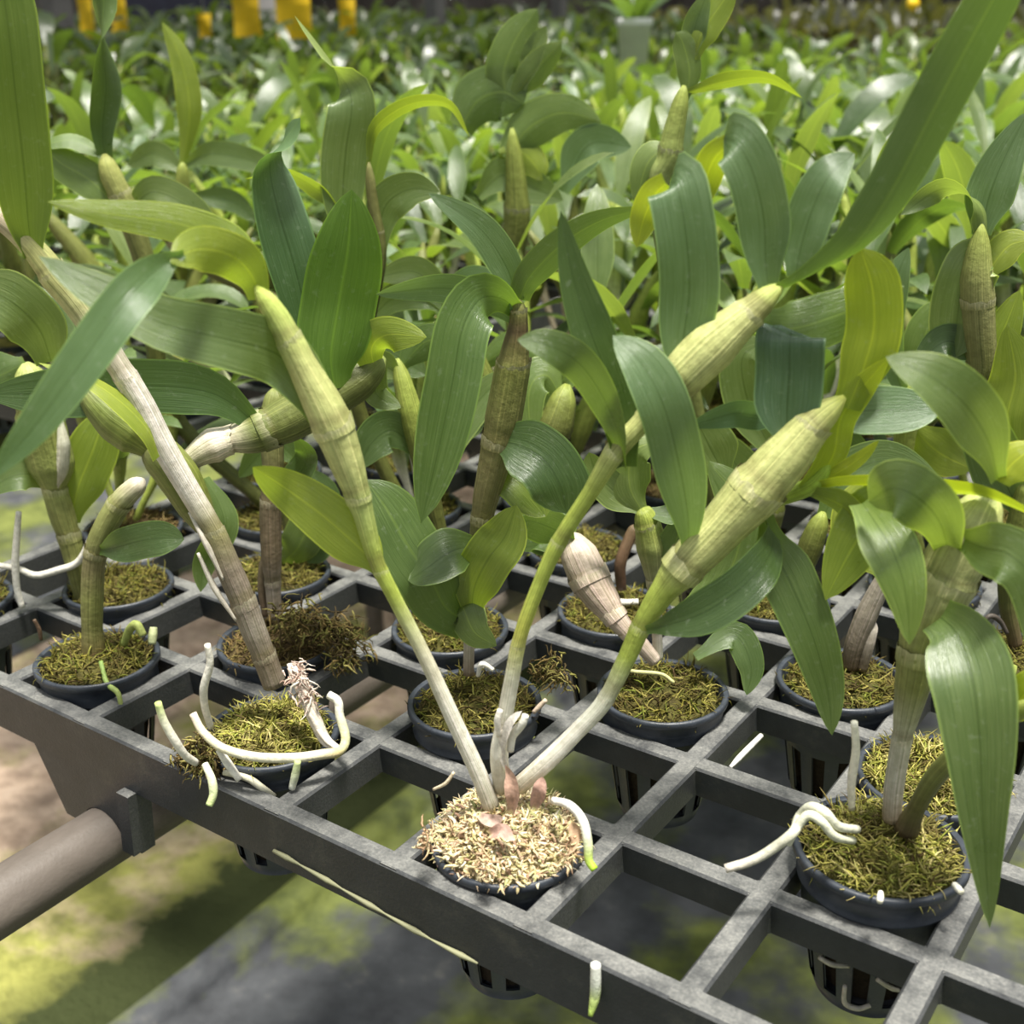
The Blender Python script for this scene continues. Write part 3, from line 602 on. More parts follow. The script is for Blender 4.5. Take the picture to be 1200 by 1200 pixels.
for q in ([(960,1122,-.02),(975,1130,-.02),(995,1132,-.02)], [(990,1155,-.02),(990,1175,-.02),(1005,1182,-.02),(1020,1178,-.02)], [(1028,1148,-.022),(1045,1158,-.02),(1058,1160,-.018)]): p.root(q, 3, [(.45,.42,.36)]*2)

# --- behind it -----------------------------------------------------------------------
p = Plant((6, 2), 'dark pot of yellow green moss half hidden behind the raised pot at the right', dz=.009, moss=MOSS_BRIGHT, ang=2)
p.cane([(1120,890,.002),(1150,840,.01),(1190,780,.02)], [8,9,8], [BROWN, OLIVE, GREEN], n=20)
p = Plant((5, 3), 'pot with a broken dry brown stem, right of the centre behind the hanging leaf', dz=.005, moss=MOSSES[1], ang=2.4)
p.cane([(996,782,0),(1002,755),(1015,722),(1030,690),(1042,668)], [10,12,13,11,9], [(.12,.08,.05),(.30,.25,.2),(.36,.32,.27),(.30,.26,.22)], n=30, label='stem, dry and brown')
p.cane([(1010,785,-.002),(1018,755,-.002),(1024,728)], [6,7,7], [(.2,.15,.1),(.5,.46,.42)], n=16)
p.leaf([(1040,675,0),(1010,640,.006),(1000,600,.008),(1015,560,.01)], 26, G_LIME, (170,180))
p.cane([(940,745,.02),(930,700,.02),(950,640,.02),(965,600,.02)], [7,10,15,10], [GREEN, GREEN, OLIVE, GREEN], n=20)
p.leaf([(965,605,.02),(990,560,.022),(1040,540,.024),(1100,560,.02)], 26, G_MID, (0,-10,10))
p = Plant((6, 4), 'pot at the right edge with rusty moss, partly cut by the frame', dz=.006, moss=MOSSES[2], ang=1.4)
p.cane([(1190,755,0),(1180,700),(1190,640),(1205,560)], [8,10,16,12], [BROWN, OLIVE, OLIVE, GREEN])
p.leaf([(1195,600),(1175,560),(1150,500),(1120,470)], 30, G_MID, (0, 20)); p.leaf([(1200,570),(1180,500),(1190,440),(1180,380)], 30, G_LIME, U)
p.root([(1148,735,-.012),(1160,722,-.012),(1172,728,-.01),(1180,742,-.01)], 3, [(.06,.05,.04)]*2)

p = Plant((4, 2), 'dark pot right of centre with a dry pinkish bulb leaning out of it', dz=.008, moss=MOSSES[0], ang=.7)
p.cane([(768,775,-.003),(748,752,-.002),(728,732,0),(708,705,.004),(692,680,.008),(678,650,.014),(665,625,.02)], [8,10,12,19,24,22,10], [(.50,.42,.36),PINK,PINK,(.5,.40,.34),(.42,.34,.28),(.5,.42,.36),(.5,.45,.36)], nodes=(.28,.42,.7), label='cane, dry, pinkish white and wrinkled')
p.leaf([(672,640,.016),(650,622,.012),(625,612,.004),(605,612,0)], 24, G_DARK, (40,30,50), label='leaf, dark green, short')
p.leaf([(660,650,.02),(640,620,.03),(600,640,.03)], 30, G_DARK, U)
p.cane([(771,772,0),(770,745),(768,715),(768,680),(764,640),(757,608),(752,595)], [6,6,8,11,19,14,8], [(.5,.5,.42),(.5,.46,.4),(.42,.38,.32),(.34,.34,.2),(.28,.32,.1),GREEN,GREEN], nodes=(.5,.8))
p.leaf([(753,600),(738,570),(742,530),(775,515)], 24, G_MID, (170,190)); p.leaf([(755,600),(790,600,-.004),(800,560,-.004),(780,530)], 18, G_MID, (30,60))
p.leaf([(752,598),(725,580),(700,555),(690,530)], 20, G_PALE, (0,10)); p.leaf([(770,660,-.004),(790,640,-.006),(800,600,-.006)], 20, G_DARK, (170,180))
p.leaf([(815,770,.0),(860,745,.004),(880,780,-.002),(875,815,-.006)], 17, G_MID, (20,-20))
p.leaf([(800,720,.01),(850,680,.012),(870,600,.014),(830,540,.02)], 33, G_DARK, (170,175))
p.leaf([(850,560,.02),(830,520,.02),(815,490,.02)], 30, G_PALE, (0,0))
p.root([(722,783,-.022),(745,787,-.025),(775,790,-.026),(790,800,-.028)], 2.2, [(.45,.45,.2)]*2)

p = Plant((3, 1), 'pot just behind the pale moss one, upright olive cane with large drooping leaves', dz=.012, moss=MOSSES[1], ang=0)
p.cane([(549,790,0),(550,750),(553,700),(560,645),(568,590),(580,540),(590,490),(600,435),(607,385),(608,350)],
       [6.5,6.5,9,11,15,19,22,21,12,8], [(.34,.26,.2),(.50,.46,.4),(.24,.28,.06),(.22,.24,.07),(.24,.22,.09),(.26,.24,.10),(.24,.24,.08),(.24,.26,.07),(.12,.08,.04),(.38,.42,.12)], nodes=(.12,.42,.62,.8,.95), label='cane, olive brown, upright')
p.leaf([(607,352),(592,310,-.002),(560,265,-.004),(502,226,-.004)], 19, G_BLUE, (0,-5), base=.4, tip=.6, label='leaf, blue green, pointing up to the left')
p.leaf([(608,350),(622,322,-.002),(660,285,-.006),(705,258,-.01),(760,243,-.014)], 19, G_DARK, (165,160,140), base=.7, tip=.7, label='leaf, narrow, pointing to the upper right')
p.leaf([(604,362),(585,350,-.008),(562,352,-.016),(542,385,-.022),(530,450,-.026),(513,530,-.028),(493,614,-.028)], 31, (1.0,1.08,1.0), (20,20,10,0,-5), base=.35, tip=.3, label='leaf, hanging, long and grey green')
p.leaf([(604,375),(572,352,-.002),(520,338,-.002),(440,345,0)], 18, G_BLUE, (20,20), base=.4, tip=.5)
p.leaf([(553,725,-.002),(555,690,-.008),(572,655,-.014),(592,628,-.016),(605,592,-.016)], 28, G_LIME, (10,5), base=.35, tip=.4)
p.leaf([(548,730,.0),(522,712,-.008),(505,680,-.012),(478,640,-.01),(452,595,-.006),(428,562,-.002)], 36, G_DARK, (170,175,185), base=.6, tip=.4, label='leaf, wide and dark, sweeping left')
p.leaf([(560,640,-.002),(530,645,-.012),(500,665,-.016),(478,680,-.016)], 28, G_MID, (0,-20,-60), base=.4, tip=.5)
p.leaf([(572,518,.0),(602,520,-.008),(636,538,-.014),(656,568,-.018),(664,602,-.018)], 34, G_DARK, (10,0,0,-10), base=.15, tip=.22, ns=26, label='leaf, dark and glossy, curling over')
p.leaf([(572,552,.004),(598,556,.002),(622,578,-.002),(640,606,-.004)], 26, G_LIME, (0,10), base=.4, tip=.4)
p.leaf([(548,735,.002),(543,712,-.004),(556,740,-.008),(582,757,-.01)], 22, G_MID, (0,-20,-30), base=.7, tip=.6)
p.root([(560,792,-.01),(565,778,-.012),(578,785,-.012)], 3, [(.7,.68,.6)]*2); p.root([(625,835,-.014),(640,820,-.014)], 3, [(.5,.4,.3)]*2)
for q in ([(640,795,-.004),(655,790,-.006),(662,800,-.008)], [(625,788,-.004),(640,780,-.002),(650,770,0)]): p.tuft(q, 12, 70, PALB, .006)

# --- front left pot with the aerial roots -----------------------------------------
p = Plant((2, 0), 'front left pot with white aerial roots spilling out and a grey leaning cane', dz=.006, moss=MOSS_BRIGHT, ang=2.2, dxy=(-.004, 0))
DB = (.30,.25,.20)
p.cane([(322,802,0),(310,770),(296,735),(283,700),(268,665),(250,622),(222,575),(190,520),(165,470),(130,415),(95,360),(66,325),(40,292),(10,262),(-30,235)],
       [14,14,15,15.5,15,13,13,14.5,14,14.5,18,18,14,14,15], [DB,(.25,.2,.14),(.34,.3,.25),(.30,.25,.2),(.28,.23,.18),(.32,.30,.14),(.62,.58,.54),(.66,.62,.58),(.62,.58,.54),(.6,.55,.48),(.42,.42,.2),(.48,.48,.2),(.46,.46,.18),(.5,.42,.3),(.45,.36,.28)], nodes=(.08,.21,.36,.62,.8), n=80, label='cane, dry and grey white, leaning to the upper left')
p.leaf([(40,302,-.002),(33,265,-.004),(28,200,-.008),(18,110,-.012),(8,20,-.014),(-5,-60,-.014)], 31, (1.35,1.3,.9), (10,8,5), base=.35, tip=.2, label='leaf, tall and light green, rising out of the upper left corner')
for q in ([(232,648,-.003),(252,690,-.004),(277,728,-.005)], [(222,600,-.001),(243,640,-.004),(262,680,-.005)]): p.tubes('dry_sheath', q, [3,6,3], [(.66,.62,.56)], None, CANE, 8) if False else p.tubes('dry_sheath', q, [2,4,1.5], [(.66,.62,.56),(.5,.46,.4)], None, CANE, 8)
p.cane([(243,618,.008),(228,592,.01),(210,560,.012),(190,535,.014),(172,520,.016)], [14,21,25,24,16], [(.26,.28,.10),(.20,.23,.05),(.22,.26,.05),(.24,.28,.07),(.2,.2,.08)], n=26, label='bulb segment, green with pale stripes')
p.cane([(182,528,.014),(165,508,.016),(140,490,.018),(115,468,.02),(95,445,.022)], [14,30,30,22,10], [(.24,.28,.06),(.24,.30,.06),(.22,.28,.06),(.28,.3,.12)], n=26, label='bulb segment, thick and green, uppermost')
p.leaf([(185,535,-.004),(172,505,-.006),(145,475,-.008),(105,447,-.01),(45,425,-.012)], 18, G_LIME, (120,125,120), base=.6, tip=.6)
p.cane([(205,555,.022),(228,535,.024),(250,522,.026),(272,515,.028),(300,508,.03),(340,490,.034),(380,468,.036),(420,444,.04),(450,418,.044)],
       [10,14,21,16,23,27,27,24,12], [(.3,.33,.1),(.46,.44,.32),(.62,.56,.46),(.55,.5,.4),(.18,.22,.05),(.20,.23,.06),(.20,.24,.06),(.16,.18,.05),(.3,.36,.1)], nodes=(.36,.55,.76), n=60, label='cane, olive and fat, lying nearly level with a papery ring')
p.leaf([(392,455,.03),(388,415,.03),(398,350,.03),(408,290,.028),(412,222,.026)], 41, (.78,1.0,.55), (178,180,185), base=.45, tip=.45, ns=28, label='leaf, broad and dark, standing upright')
p.leaf([(380,450,.04),(362,380,.04),(345,310,.04),(325,240,.042),(318,190,.044),(335,165,.044),(352,138,.042)], 30, (.7,.85,1.2), (0,0,-10,-40,-100,-150), base=.5, tip=.5)
p.leaf([(440,440,.04),(435,408,.036),(455,392,.03),(500,395,.024)], 22, G_LIME, (150,180), base=.5, tip=.5)
p.leaf([(450,425,.044),(440,460,.044),(470,478,.04)], 14, G_PALE, (0,0))
p.leaf([(312,508,.03),(250,462,.024),(160,452,.02),(70,460,.018),(-20,462,.02)], 30, (.75,.85,.95), (10,10), base=.3, tip=.4, label='leaf, dark grey green, stretching left')
WR = [(.66,.63,.54),(.62,.60,.52),(.68,.65,.57)]
p.root([(243,755,-.02),(246,778,-.02),(239,805,-.02),(240,828,-.018),(247,852,-.014)], 4.5, WR)
p.root([(185,823,-.03),(192,845,-.03),(205,868,-.03),(217,885,-.028),(230,894,-.024)], 5, [(.5,.6,.2),(.68,.68,.5),*WR])
p.root([(226,836,-.02),(238,858,-.024),(262,877,-.03),(300,887,-.034),(345,888,-.03),(378,884,-.026),(398,880,-.022),(405,865,-.018),(398,838,-.014),(396,822,-.012),(385,814,-.01)], 5.5, [(.6,.5,.4),(.62,.58,.38),(.72,.68,.5),(.7,.66,.5),(.5,.42,.2),(.5,.52,.3),(.66,.64,.54),(.6,.6,.5)], label='aerial root, long, looped round the front of the pot')
p.root([(240,895,-.028),(248,913,-.032),(250,930,-.034),(245,944,-.036)], 5, [(.66,.66,.5),(.62,.66,.4),(.5,.6,.24)])
p.root([(256,878,-.026),(268,896,-.028),(281,914,-.03)], 5, WR); p.root([(349,892,-.032),(346,908,-.032),(342,924,-.032)], 4.5, [(.5,.58,.25),(.66,.66,.56)])
p.root([(262,905,-.026),(290,912,-.028),(308,924,-.03),(322,934,-.03)], 4, [(.5,.48,.36)]*2)
BP = [(346,780,-.008),(350,797,-.01),(358,817,-.012),(368,842,-.014),(380,865,-.016),(396,880,-.02)]
for k in range(7):
    a = k*.9; p.root([(q[0]+(7-n)*math.cos(a+n*.9)*1.1, q[1]+3*math.sin(a*2+n), q[2]+.0018*math.sin(a+n*.9)) for n, q in enumerate(BP)], 3.6, [PINKS[k % 4], (.66,.58,.48), (.70,.64,.56)])
p.tuft([(346,782,-.01),(352,800,-.012),(362,825,-.014)], 11, 130, PINKS, .006, 'root_fibres')
for q in ([(243,862,-.012),(238,880,-.016),(240,895,-.02)], [(262,880,-.018),(250,888,-.02),(243,900,-.022)], [(225,872,-.01),(232,885,-.014),(228,897,-.018)], [(232,868,-.008),(220,880,-.01),(216,892,-.014)]): p.tuft(q, 14, 110, PALB, .006)

p = Plant((0, 0), 'orchid with short cut stem and one oval leaf, nearest the left rim', dz=.007, moss=MOSSES[0], ang=1.1)
p.cane([(110,765,0),(108,735),(108,700),(110,660),(118,630),(140,590),(168,562)], [14,12,13,13,14,14,11], [(.26,.2,.08),(.28,.28,.10),(.30,.32,.10),(.28,.25,.12),(.26,.28,.09),(.32,.34,.12),(.56,.5,.42)], nodes=(.58,.84), label='cane, bent and cut off at the top')
p.leaf([(116,645,-.004),(135,642,-.01),(165,634,-.014),(192,630,-.016),(216,632,-.016)], 20, (.8,.85,.9), (-10,-5), base=.25, tip=.4, label='leaf, oval and dark green')
p.root([(118,775,-.016),(125,800,-.022),(138,812,-.026),(142,828,-.028)], 3, [(.2,.3,.08),(.35,.4,.12)])
p.root([(145,755,0),(152,738,-.002),(160,732,-.004),(168,745,-.006)], 5, [(.3,.36,.1),(.3,.34,.1)]); p.root([(180,735,0),(178,755,-.004)], 5, [(.35,.38,.2)]*2)
p.root([(48,750,0),(46,738,0),(40,726,0)], 2.4, [(.08,.05,.03)]*2)

p = Plant((-1, 1), 'orchid with a zigzag olive cane, second pot row at the left edge', dz=.006, moss=MOSSES[2], ang=.2)
p.cane([(100,712,-.012),(92,680,-.012),(84,640,-.012),(72,600,-.012),(64,572,-.012),(60,545,-.012),(50,505,-.012),(42,465,-.012),(30,425,-.012)], [8,10,13,15,14,27,28,24,14], [(.22,.2,.08),(.26,.27,.08),(.28,.3,.09),(.30,.32,.10),(.34,.38,.12),(.30,.34,.1),(.26,.3,.08),(.24,.28,.07),(.4,.45,.15)], nodes=(.3,.5,.82), label='cane, zigzag, olive, swollen above')
p.tubes('dry_sheath', [(70,490,-.016),(74,520,-.018),(72,550,-.018),(66,570,-.016)], [3,8,8,4], [(.5,.5,.4),(.6,.56,.46)], None, CANE, 8)
p.leaf([(82,612,-.008),(92,570,-.006),(108,530,-.004),(125,480,0)], 27, G_LIME, (175,180), base=.4, tip=.35)
p.leaf([(58,570,-.012),(35,556,-.018),(10,560,-.022),(-20,580,-.024)], 18, G_PALE, (0,-10), base=.3)
p.leaf([(60,425,-.04),(45,385,-.045),(15,355,-.05),(-30,330,-.05)], 32, G_PALE, (10,5), base=.5, tip=.3, label='leaf, light green, cut by the left edge')
p.leaf([(30,425,-.012),(0,440,-.014),(-30,450,-.014)], 25, G_OLIVE, U)
p.root([(22,600,-.02),(20,625,-.02),(18,660,-.02),(20,690,-.02),(26,712,-.02)], 4, WR); p.root([(-5,662,-.018),(20,666,-.018),(42,674,-.018),(68,668,-.018),(92,658,-.018),(108,628,-.02),(118,610,-.02)], 4, WR)

p = Plant((1, 1), 'mossy pot overflowing with brown moss behind the front left pot', dz=.007, moss=MOSSES[3], ang=.9)
p.cane([(322,722,.002),(320,690,.002),(318,650,.002),(317,600,.004),(320,555,.006),(318,500,.01),(322,455,.014)], [8,9,12,13,12,15,10], [(.42,.34,.26),(.4,.34,.3),(.26,.2,.13),(.22,.17,.11),(.2,.18,.08),(.24,.26,.08),(.26,.3,.08)], nodes=(.22,.55), label='cane, grey brown and upright')
p.cane([(312,722,.004),(308,690,.006),(310,650,.008)], [5,6,6], [(.22,.15,.1),(.2,.16,.1)], n=16)
p.leaf([(330,600,.01),(345,565,.006),(360,535,.002),(345,510,0)], 20, G_DARK, (20,60))
p.leaf([(240,560,.012),(258,590,.008),(262,620,.004),(240,660,.002),(235,694,0)], 18, G_MID, (60,30,0), base=.4)
p.tuft([(330,728,-.014),(365,728,-.012),(395,740,-.012),(412,756,-.014)], 24, 520, PALB, .009); p.tuft([(395,735,-.012),(405,760,-.02),(398,778,-.026)], 16, 160, PALB, .008)

p = Plant((2, 2), 'shaded pot in the third row left of the centre', dz=.006, moss=MOSSES[0], ang=.9)
p.cane([(540,690,.004),(520,640,.01),(500,560,.012),(480,480,.014),(465,420,.018)], [7,8,12,14,8], [BROWN,OLIVE,OLIVE,GREEN,GREEN], n=30)
p.leaf([(490,530,.012),(460,505,.01),(435,520,.006),(420,550,.004)], 24, G_DARK, (20,0)); p.leaf([(470,440,.016),(440,430,.014),(410,470,.01)], 18, G_PALE, (20,0))
p.leaf([(495,560,.012),(520,520,.012),(560,470,.014),(600,430,.016)], 22, G_PALE, (10,10)); p.leaf([(470,430,.018),(500,400,.02),(540,400,.02)], 20, G_DARK, (170,180))
p = Plant((0, 2), 'pot in the third row at the left, half hidden by a pointed green leaf', dz=.006, moss=MOSSES[1], ang=.3)
p.leaf([(330,660,0),(350,640,-.004),(365,600,-.004),(362,560,0)], 22, G_MID, (170,180)); p.cane([(338,662,.002),(340,620,.004),(335,580,.006),(350,540,.008)], [7,8,10,8], [BROWN,OLIVE,GREEN], n=20)
p.leaf([(350,545,.008),(380,580,.004),(375,640,0),(360,660,-.002)], 17, G_DARK, (0,20)); p.leaf([(348,540,.008),(320,520,.006),(280,560,.004)], 20, G_MID, (0,20))
p = Plant((3, 3), 'pot behind the dry pinkish bulb, third row at the centre', dz=.007, moss=MOSSES[0], ang=.8)
p.root([(712,702,-.004),(730,706,-.004),(748,705,-.004)], 4, WR)
p.cane([(728,690,0),(727,660,0),(738,630,.004),(745,615,.006)], [6,7,7,6], [(.12,.06,.04),(.2,.12,.07),(.2,.14,.07)], n=20)
p.cane([(660,640,.008),(640,600,.006),(625,560,.004),(650,500,.006),(665,450,.01)], [10,18,14,22,12], [OLIVE,GREEN,OLIVE,OLIVE,GREEN], n=30)
p.leaf([(660,470,.01),(640,440,.01),(620,460,.006),(625,540,0)], 22, G_MID, (170,180)); p.leaf([(665,450,.01),(690,420,.01),(730,430,.01)], 22, G_PALE, (0,0))

# --- foliage further back that the photo still shows sharply ---------------------
def back(ij, label, stems, leaves, ang=0.0, group=None):
    q = Plant(ij, label, group, ang=ang, moss=MOSSES[(ij[0]+ij[1]) % 4])
    b = proj(q.base+Vector((0, 0, .0)))
    for st, rr, cc in stems: q.cane([(b[0], b[1])]+st, rr, cc, nodes=(.4,.7), n=30)
    for lf in leaves: q.leaf(*lf[:4], **(lf[4] if len(lf) > 4 else {}))
    return q
used_back = [(-4+2, 4)]
back((0, 6), 'orchid with a tight cluster of dark rounded leaves standing tall at top centre', [([(600,330),(606,250),(600,150)], [10,14,16,7], [OLIVE,OLIVE,GREEN])],
     [([(594,118),(590,85),(605,45),(630,10)], 21, G_MID, (175,180), dict(base=.4, tip=.5)), ([(598,118),(620,90),(640,68),(658,50)], 17, G_MID, (160,170)), ([(612,105),(625,60),(640,30)], 12, G_PALE, (0,0)),
      ([(540,150),(560,118),(590,108),(614,122)], 30, G_DARK, (180,180), dict(base=.5, tip=.3)), ([(592,185),(620,150),(660,132),(705,143)], 24, G_MID, (180,175), dict(base=.5)), ([(585,180),(610,178),(628,195),(635,212)], 17, G_LIME, (175,190)),
      ([(560,230),(590,205),(625,220),(660,235)], 22, G_PALE, (0,0)), ([(660,225),(690,170),(740,172)], 22, G_BLUE, (0,0))])
back((3, 5), 'orchid with thick green stem and pointed leaf rising right of top centre', [([(775,260),(785,180),(802,100)], [9,12,15,8], [OLIVE,(.3,.36,.12),GREEN])],
     [([(802,120),(808,85),(800,50),(792,38)], 14, G_MID, (170,180)), ([(815,70),(822,40),(845,5),(862,-20)], 17, G_LIME, (180,180)), ([(812,65),(815,30),(830,-10)], 14, G_PALE, (0,0)), ([(800,110),(850,95),(900,92),(940,115)], 12, G_LIME, (150,110)), ([(790,170),(760,190),(745,240)], 18, G_MID, (160,180))])
back((4, 4), 'orchid behind the thick right cane, its leaves drooping between the canes', [([(900,650),(905,600),(915,540)], [7,9,14,10], [BROWN,OLIVE,GREEN])],
     [([(905,620),(880,570),(850,530),(822,515)], 24, G_PALE, (0,10)), ([(915,545),(880,480),(870,420),(900,400)], 26, G_PALE, (0,0)), ([(912,560),(950,520),(990,520),(1030,560)], 22, G_DARK, (10,-20)), ([(908,600),(880,640),(880,700),(870,760)], 22, G_MID, (160,180))])
back((2, 4), 'orchid with light leaves spread between the left and middle canes', [([(640,600),(600,520),(560,430),(520,360)], [7,9,14,14,8], [BROWN,OLIVE,GREEN])],
     [([(530,370),(500,345),(460,350),(430,380)], 18, G_PALE, (0,0)), ([(525,365),(490,320),(440,325)], 18, G_PALE, (0,0)), ([(560,430),(600,410),(640,440),(650,500)], 22, G_MID, (170,180)), ([(522,362),(555,330),(600,345)], 18, G_BLUE, (0,0)), ([(580,480),(540,500),(510,540)], 18, G_MID, (0,0))])
back((-1, 3), 'orchid with a twisted dark leaf above a yellow bent stem, upper left', [([(200,480),(175,330),(150,250),(130,205),(122,180)], [8,10,12,14,13,7], [OLIVE,OLIVE,(.3,.32,.1),(.4,.42,.12)])],
     [([(123,185),(120,150),(125,100),(120,50),(122,0),(118,-50)], 17, G_DARK, (0,0,-20,-80,-160,-180), dict(base=.5, tip=.4)), ([(150,260),(110,215),(70,190),(50,170)], 20, G_MID, (170,180)), ([(150,250),(180,225),(230,250),(260,300)], 18, G_PALE, (0,0)), ([(125,185),(85,165),(45,172)], 12, G_MID, (140,130))])
back((1, 3), 'orchid with a leaf folded over at its middle, upper left of centre', [([(420,480),(430,380),(445,300),(437,240),(432,190)], [8,9,10,8,7,5], [OLIVE,OLIVE,(.3,.3,.1)])],
     [([(412,290),(402,240),(405,180),(412,120),(395,85,.01),(345,18,.014)], 27, G_PALE, (0,0,0,0,20,100,110), dict(base=.5, tip=.5)), ([(432,195),(440,150),(480,122),(525,122),(550,160)], 11, G_LIME, (150,130,120)), ([(445,300),(450,245),(480,222),(515,225)], 22, G_PALE, (-10,0)), ([(395,245),(370,222),(330,202),(286,210)], 13, G_LIME, (20,60,80)), ([(437,400),(470,420),(500,440)], 18, G_MID, (0,0))])
back((-1, 7), 'orchid with a single tall upright light green leaf left of the top', [([(225,300),(215,230),(214,190)], [9,10,10,6], [OLIVE,OLIVE,GREEN])],
     [([(214,195),(222,130),(212,70),(190,26)], 14, G_LIME, (175,180), dict(base=.3, tip=.7)), ([(214,195),(250,180),(300,190),(330,210)], 14, G_PALE, (0,0)), ([(214,200),(180,180),(150,195)], 14, G_PALE, (0,0)), ([(218,230),(270,235),(300,260)], 12, G_MID, (0,0))])
back((7, 5), 'orchid with a forked pair of grey green leaves at the upper right edge', [([(1160,520),(1150,420),(1145,330),(1150,262)], [9,12,18,20,8], [OLIVE,OLIVE,(.3,.3,.12),GREEN])],
     [([(1155,275),(1145,240),(1105,222),(1055,252)], 19, G_PALE, (160,120,40,0), dict(base=.6)), ([(1150,275),(1158,235),(1175,190),(1205,130)], 26, G_BLUE, (0,0), dict(base=.4)), ([(1155,300),(1142,308),(1125,350),(1118,420)], 30, G_PALE, (-20,0,0), dict(base=.6, tip=.2)), ([(1150,330),(1180,290),(1210,280)], 18, G_LIME, (170,180)), ([(1148,440),(1170,400),(1195,340)], 20, G_LIME, (160,180)), ([(1150,420),(1110,400),(1070,430)], 20, G_DARK, (0,0))])
back((5, 5), 'orchid whose dark green leaves fill the space right of the yellow green leaf', [([(1060,560),(1065,480),(1085,440)], [8,9,16,10], [OLIVE,GREEN,GREEN])],
     [([(1085,445),(1080,410),(1092,375),(1112,350)], 22, G_MID, (170,180)), ([(1090,450),(1120,400),(1150,375)], 24, G_BLUE, (0,0)), ([(1065,480),(1040,400),(1050,330),(1065,290)], 18, G_BLUE, (0,30)), ([(1085,450),(1130,470),(1180,460)], 26, G_DARK, (0,0)), ([(1070,500),(1100,530),(1140,550)], 26, G_LIME, (160,180))])
HERO = {(4,0),(6,1),(6,2),(5,3),(6,4),(4,2),(3,1),(2,0),(0,0),(-1,1),(1,1),(2,2),(0,2),(3,3),(0,6),(3,5),(4,4),(2,4),(-1,3),(1,3),(-1,7),(7,5),(5,5)}

# --- loose roots on the tray -------------------------------------------------------
def loose_root(pts, r, cols, label):
    W = [at(*q) for q in spl(pts, 24)]; mb = MB()
    tube(mb, W, [rampv(r, k/23)*zdepth(W[k])/(FOC*1000) for k in range(24)], [rampv(cols, k/23) for k in range(24)], 9)
    o = link('aerial_root', mb.mesh('aerial_root', ROOT)); tag(o, label, 'root', None); return o
def Fy(px, py, y):
    d = ray(px, py); return (CAM+d*((y-CAM.y)/d.y)-CAM).dot(FW)
yy = -P*.078-.0016
loose_root([(698, 1130, Fy(698,1130,yy)), (698,1150, Fy(698,1150,yy)), (697,1168, Fy(697,1168,yy)), (692,1190, Fy(692,1190,yy-.002))], [6,6.5,6.5,6,3], [(.8,.8,.72),(.74,.76,.66),(.5,.6,.22),(.34,.48,.08)], 'short white root with a green tip hanging on the front rim')
p5 = Fof(Vector((5.2*P, 2.4*P, 0)))
loose_root([(856,899,p5-.01),(870,884,p5),(892,862,p5+.012)], [2,3.5,3.5,3], [(.7,.68,.62)]*2, 'thin white root lying inside an empty cell of the tray')
# ------------------------------------------------------------------ plants of the dense rows
def gen_canes(rnd, big=1.0):
    """cane curves and leaf curves of one potted orchid, about its pot centre (z = 0 at the pot rim)"""
    canes = []
    nc = rnd.choice((2, 2, 3, 3))
    a0 = rnd.random()*6.28
    for c in range(nc):
        a = a0+c*2.1+rnd.uniform(-.5, .5); lean = rnd.uniform(.08, .42); H = rnd.uniform(.085, .15)*big*(1 if c else 1.1)
        r0 = .004; x, y = r0*math.cos(a), r0*math.sin(a)
        pts = []
        for k in range(9):
            t = k/8; rr = r0+math.sin(lean)*H*t*(1+.3*t)
            pts.append(Vector((rr*math.cos(a)+.003*math.sin(t*7+c), rr*math.sin(a)+.003*math.cos(t*6), H*t*math.cos(lean))))
        fat = rnd.uniform(.0045, .0075)
        rad = [lerp(.0022, fat, max(0, math.sin(max(0, (k/8-.25)/.75)*math.pi))**.8) if k/8 > .25 else .0023 for k in range(9)]
        leaves = []
        nl = rnd.randint(4, 7); fa = rnd.random()*6.28
        for l in range(nl):
            t = lerp(.35, 1.0, l/(nl-1)); k = t*8; i = min(int(k), 7); b = pts[i].lerp(pts[i+1], k-i)
            az = fa+(l % 2)*math.pi+rnd.uniform(-.5, .5); el = rnd.uniform(.3, 1.25) if t < .9 else rnd.uniform(.9, 1.4)
            L = rnd.uniform(.055, .095)*big; droop = rnd.uniform(.6, 2.0)
            sp = []; pcur = b.copy(); e = el; n = 12
            for q in range(n):
                sp.append(pcur.copy()); pcur = pcur+Vector((math.cos(az)*math.cos(e), math.sin(az)*math.cos(e), math.sin(e)))*(L/(n-1)); e -= droop/n*(.4+1.4*q/n)
            tw = rnd.uniform(-.6, .6); Ws = []; Ns = []
            for q in range(n):
                T = (sp[min(q+1, n-1)]-sp[max(q-1, 0)]).normalized(); S = Vector((math.sin(az), -math.cos(az), 0)); S = (S-T*S.dot(T)).normalized(); Nn = S.cross(T)
                aa = tw*(.3+q/n); S2 = S*math.cos(aa)+Nn*math.sin(aa); Ws.append(S2); Ns.append(S2.cross(T))
            col = rnd.choice((G_MID, G_MID, (1.25, 1.2, .85), G_PALE, (1.15, 1.15, 1.2), G_BLUE, G_MID, G_DARK, G_DARK)); f = rnd.uniform(.85, 1.15); col = tuple(x*f for x in col)
            leaves.append((sp, Ws, Ns, rnd.uniform(.0068, .0105)*big, col))
        canes.append((pts, rad, leaves, rnd.choice(((GREEN, OLIVE), (OLIVE, GREEN), (WHITE, GREEN), ((.4, .34, .26), OLIVE)))))
    return canes
def cane_mb(mb, pts, rad, cols, seg=8, n=18):
    rad = rad[:-1]+[rad[-1]*.5]
    S = spl([tuple(p) for p in pts], n); tube(mb, S, [rampv(rad, k/(n-1))*(1.12 if k % 4 == 0 else 1) for k in range(n)], [rampv([cols[0], cols[0], cols[1], cols[1]], k/(n-1)) for k in range(n)], seg)
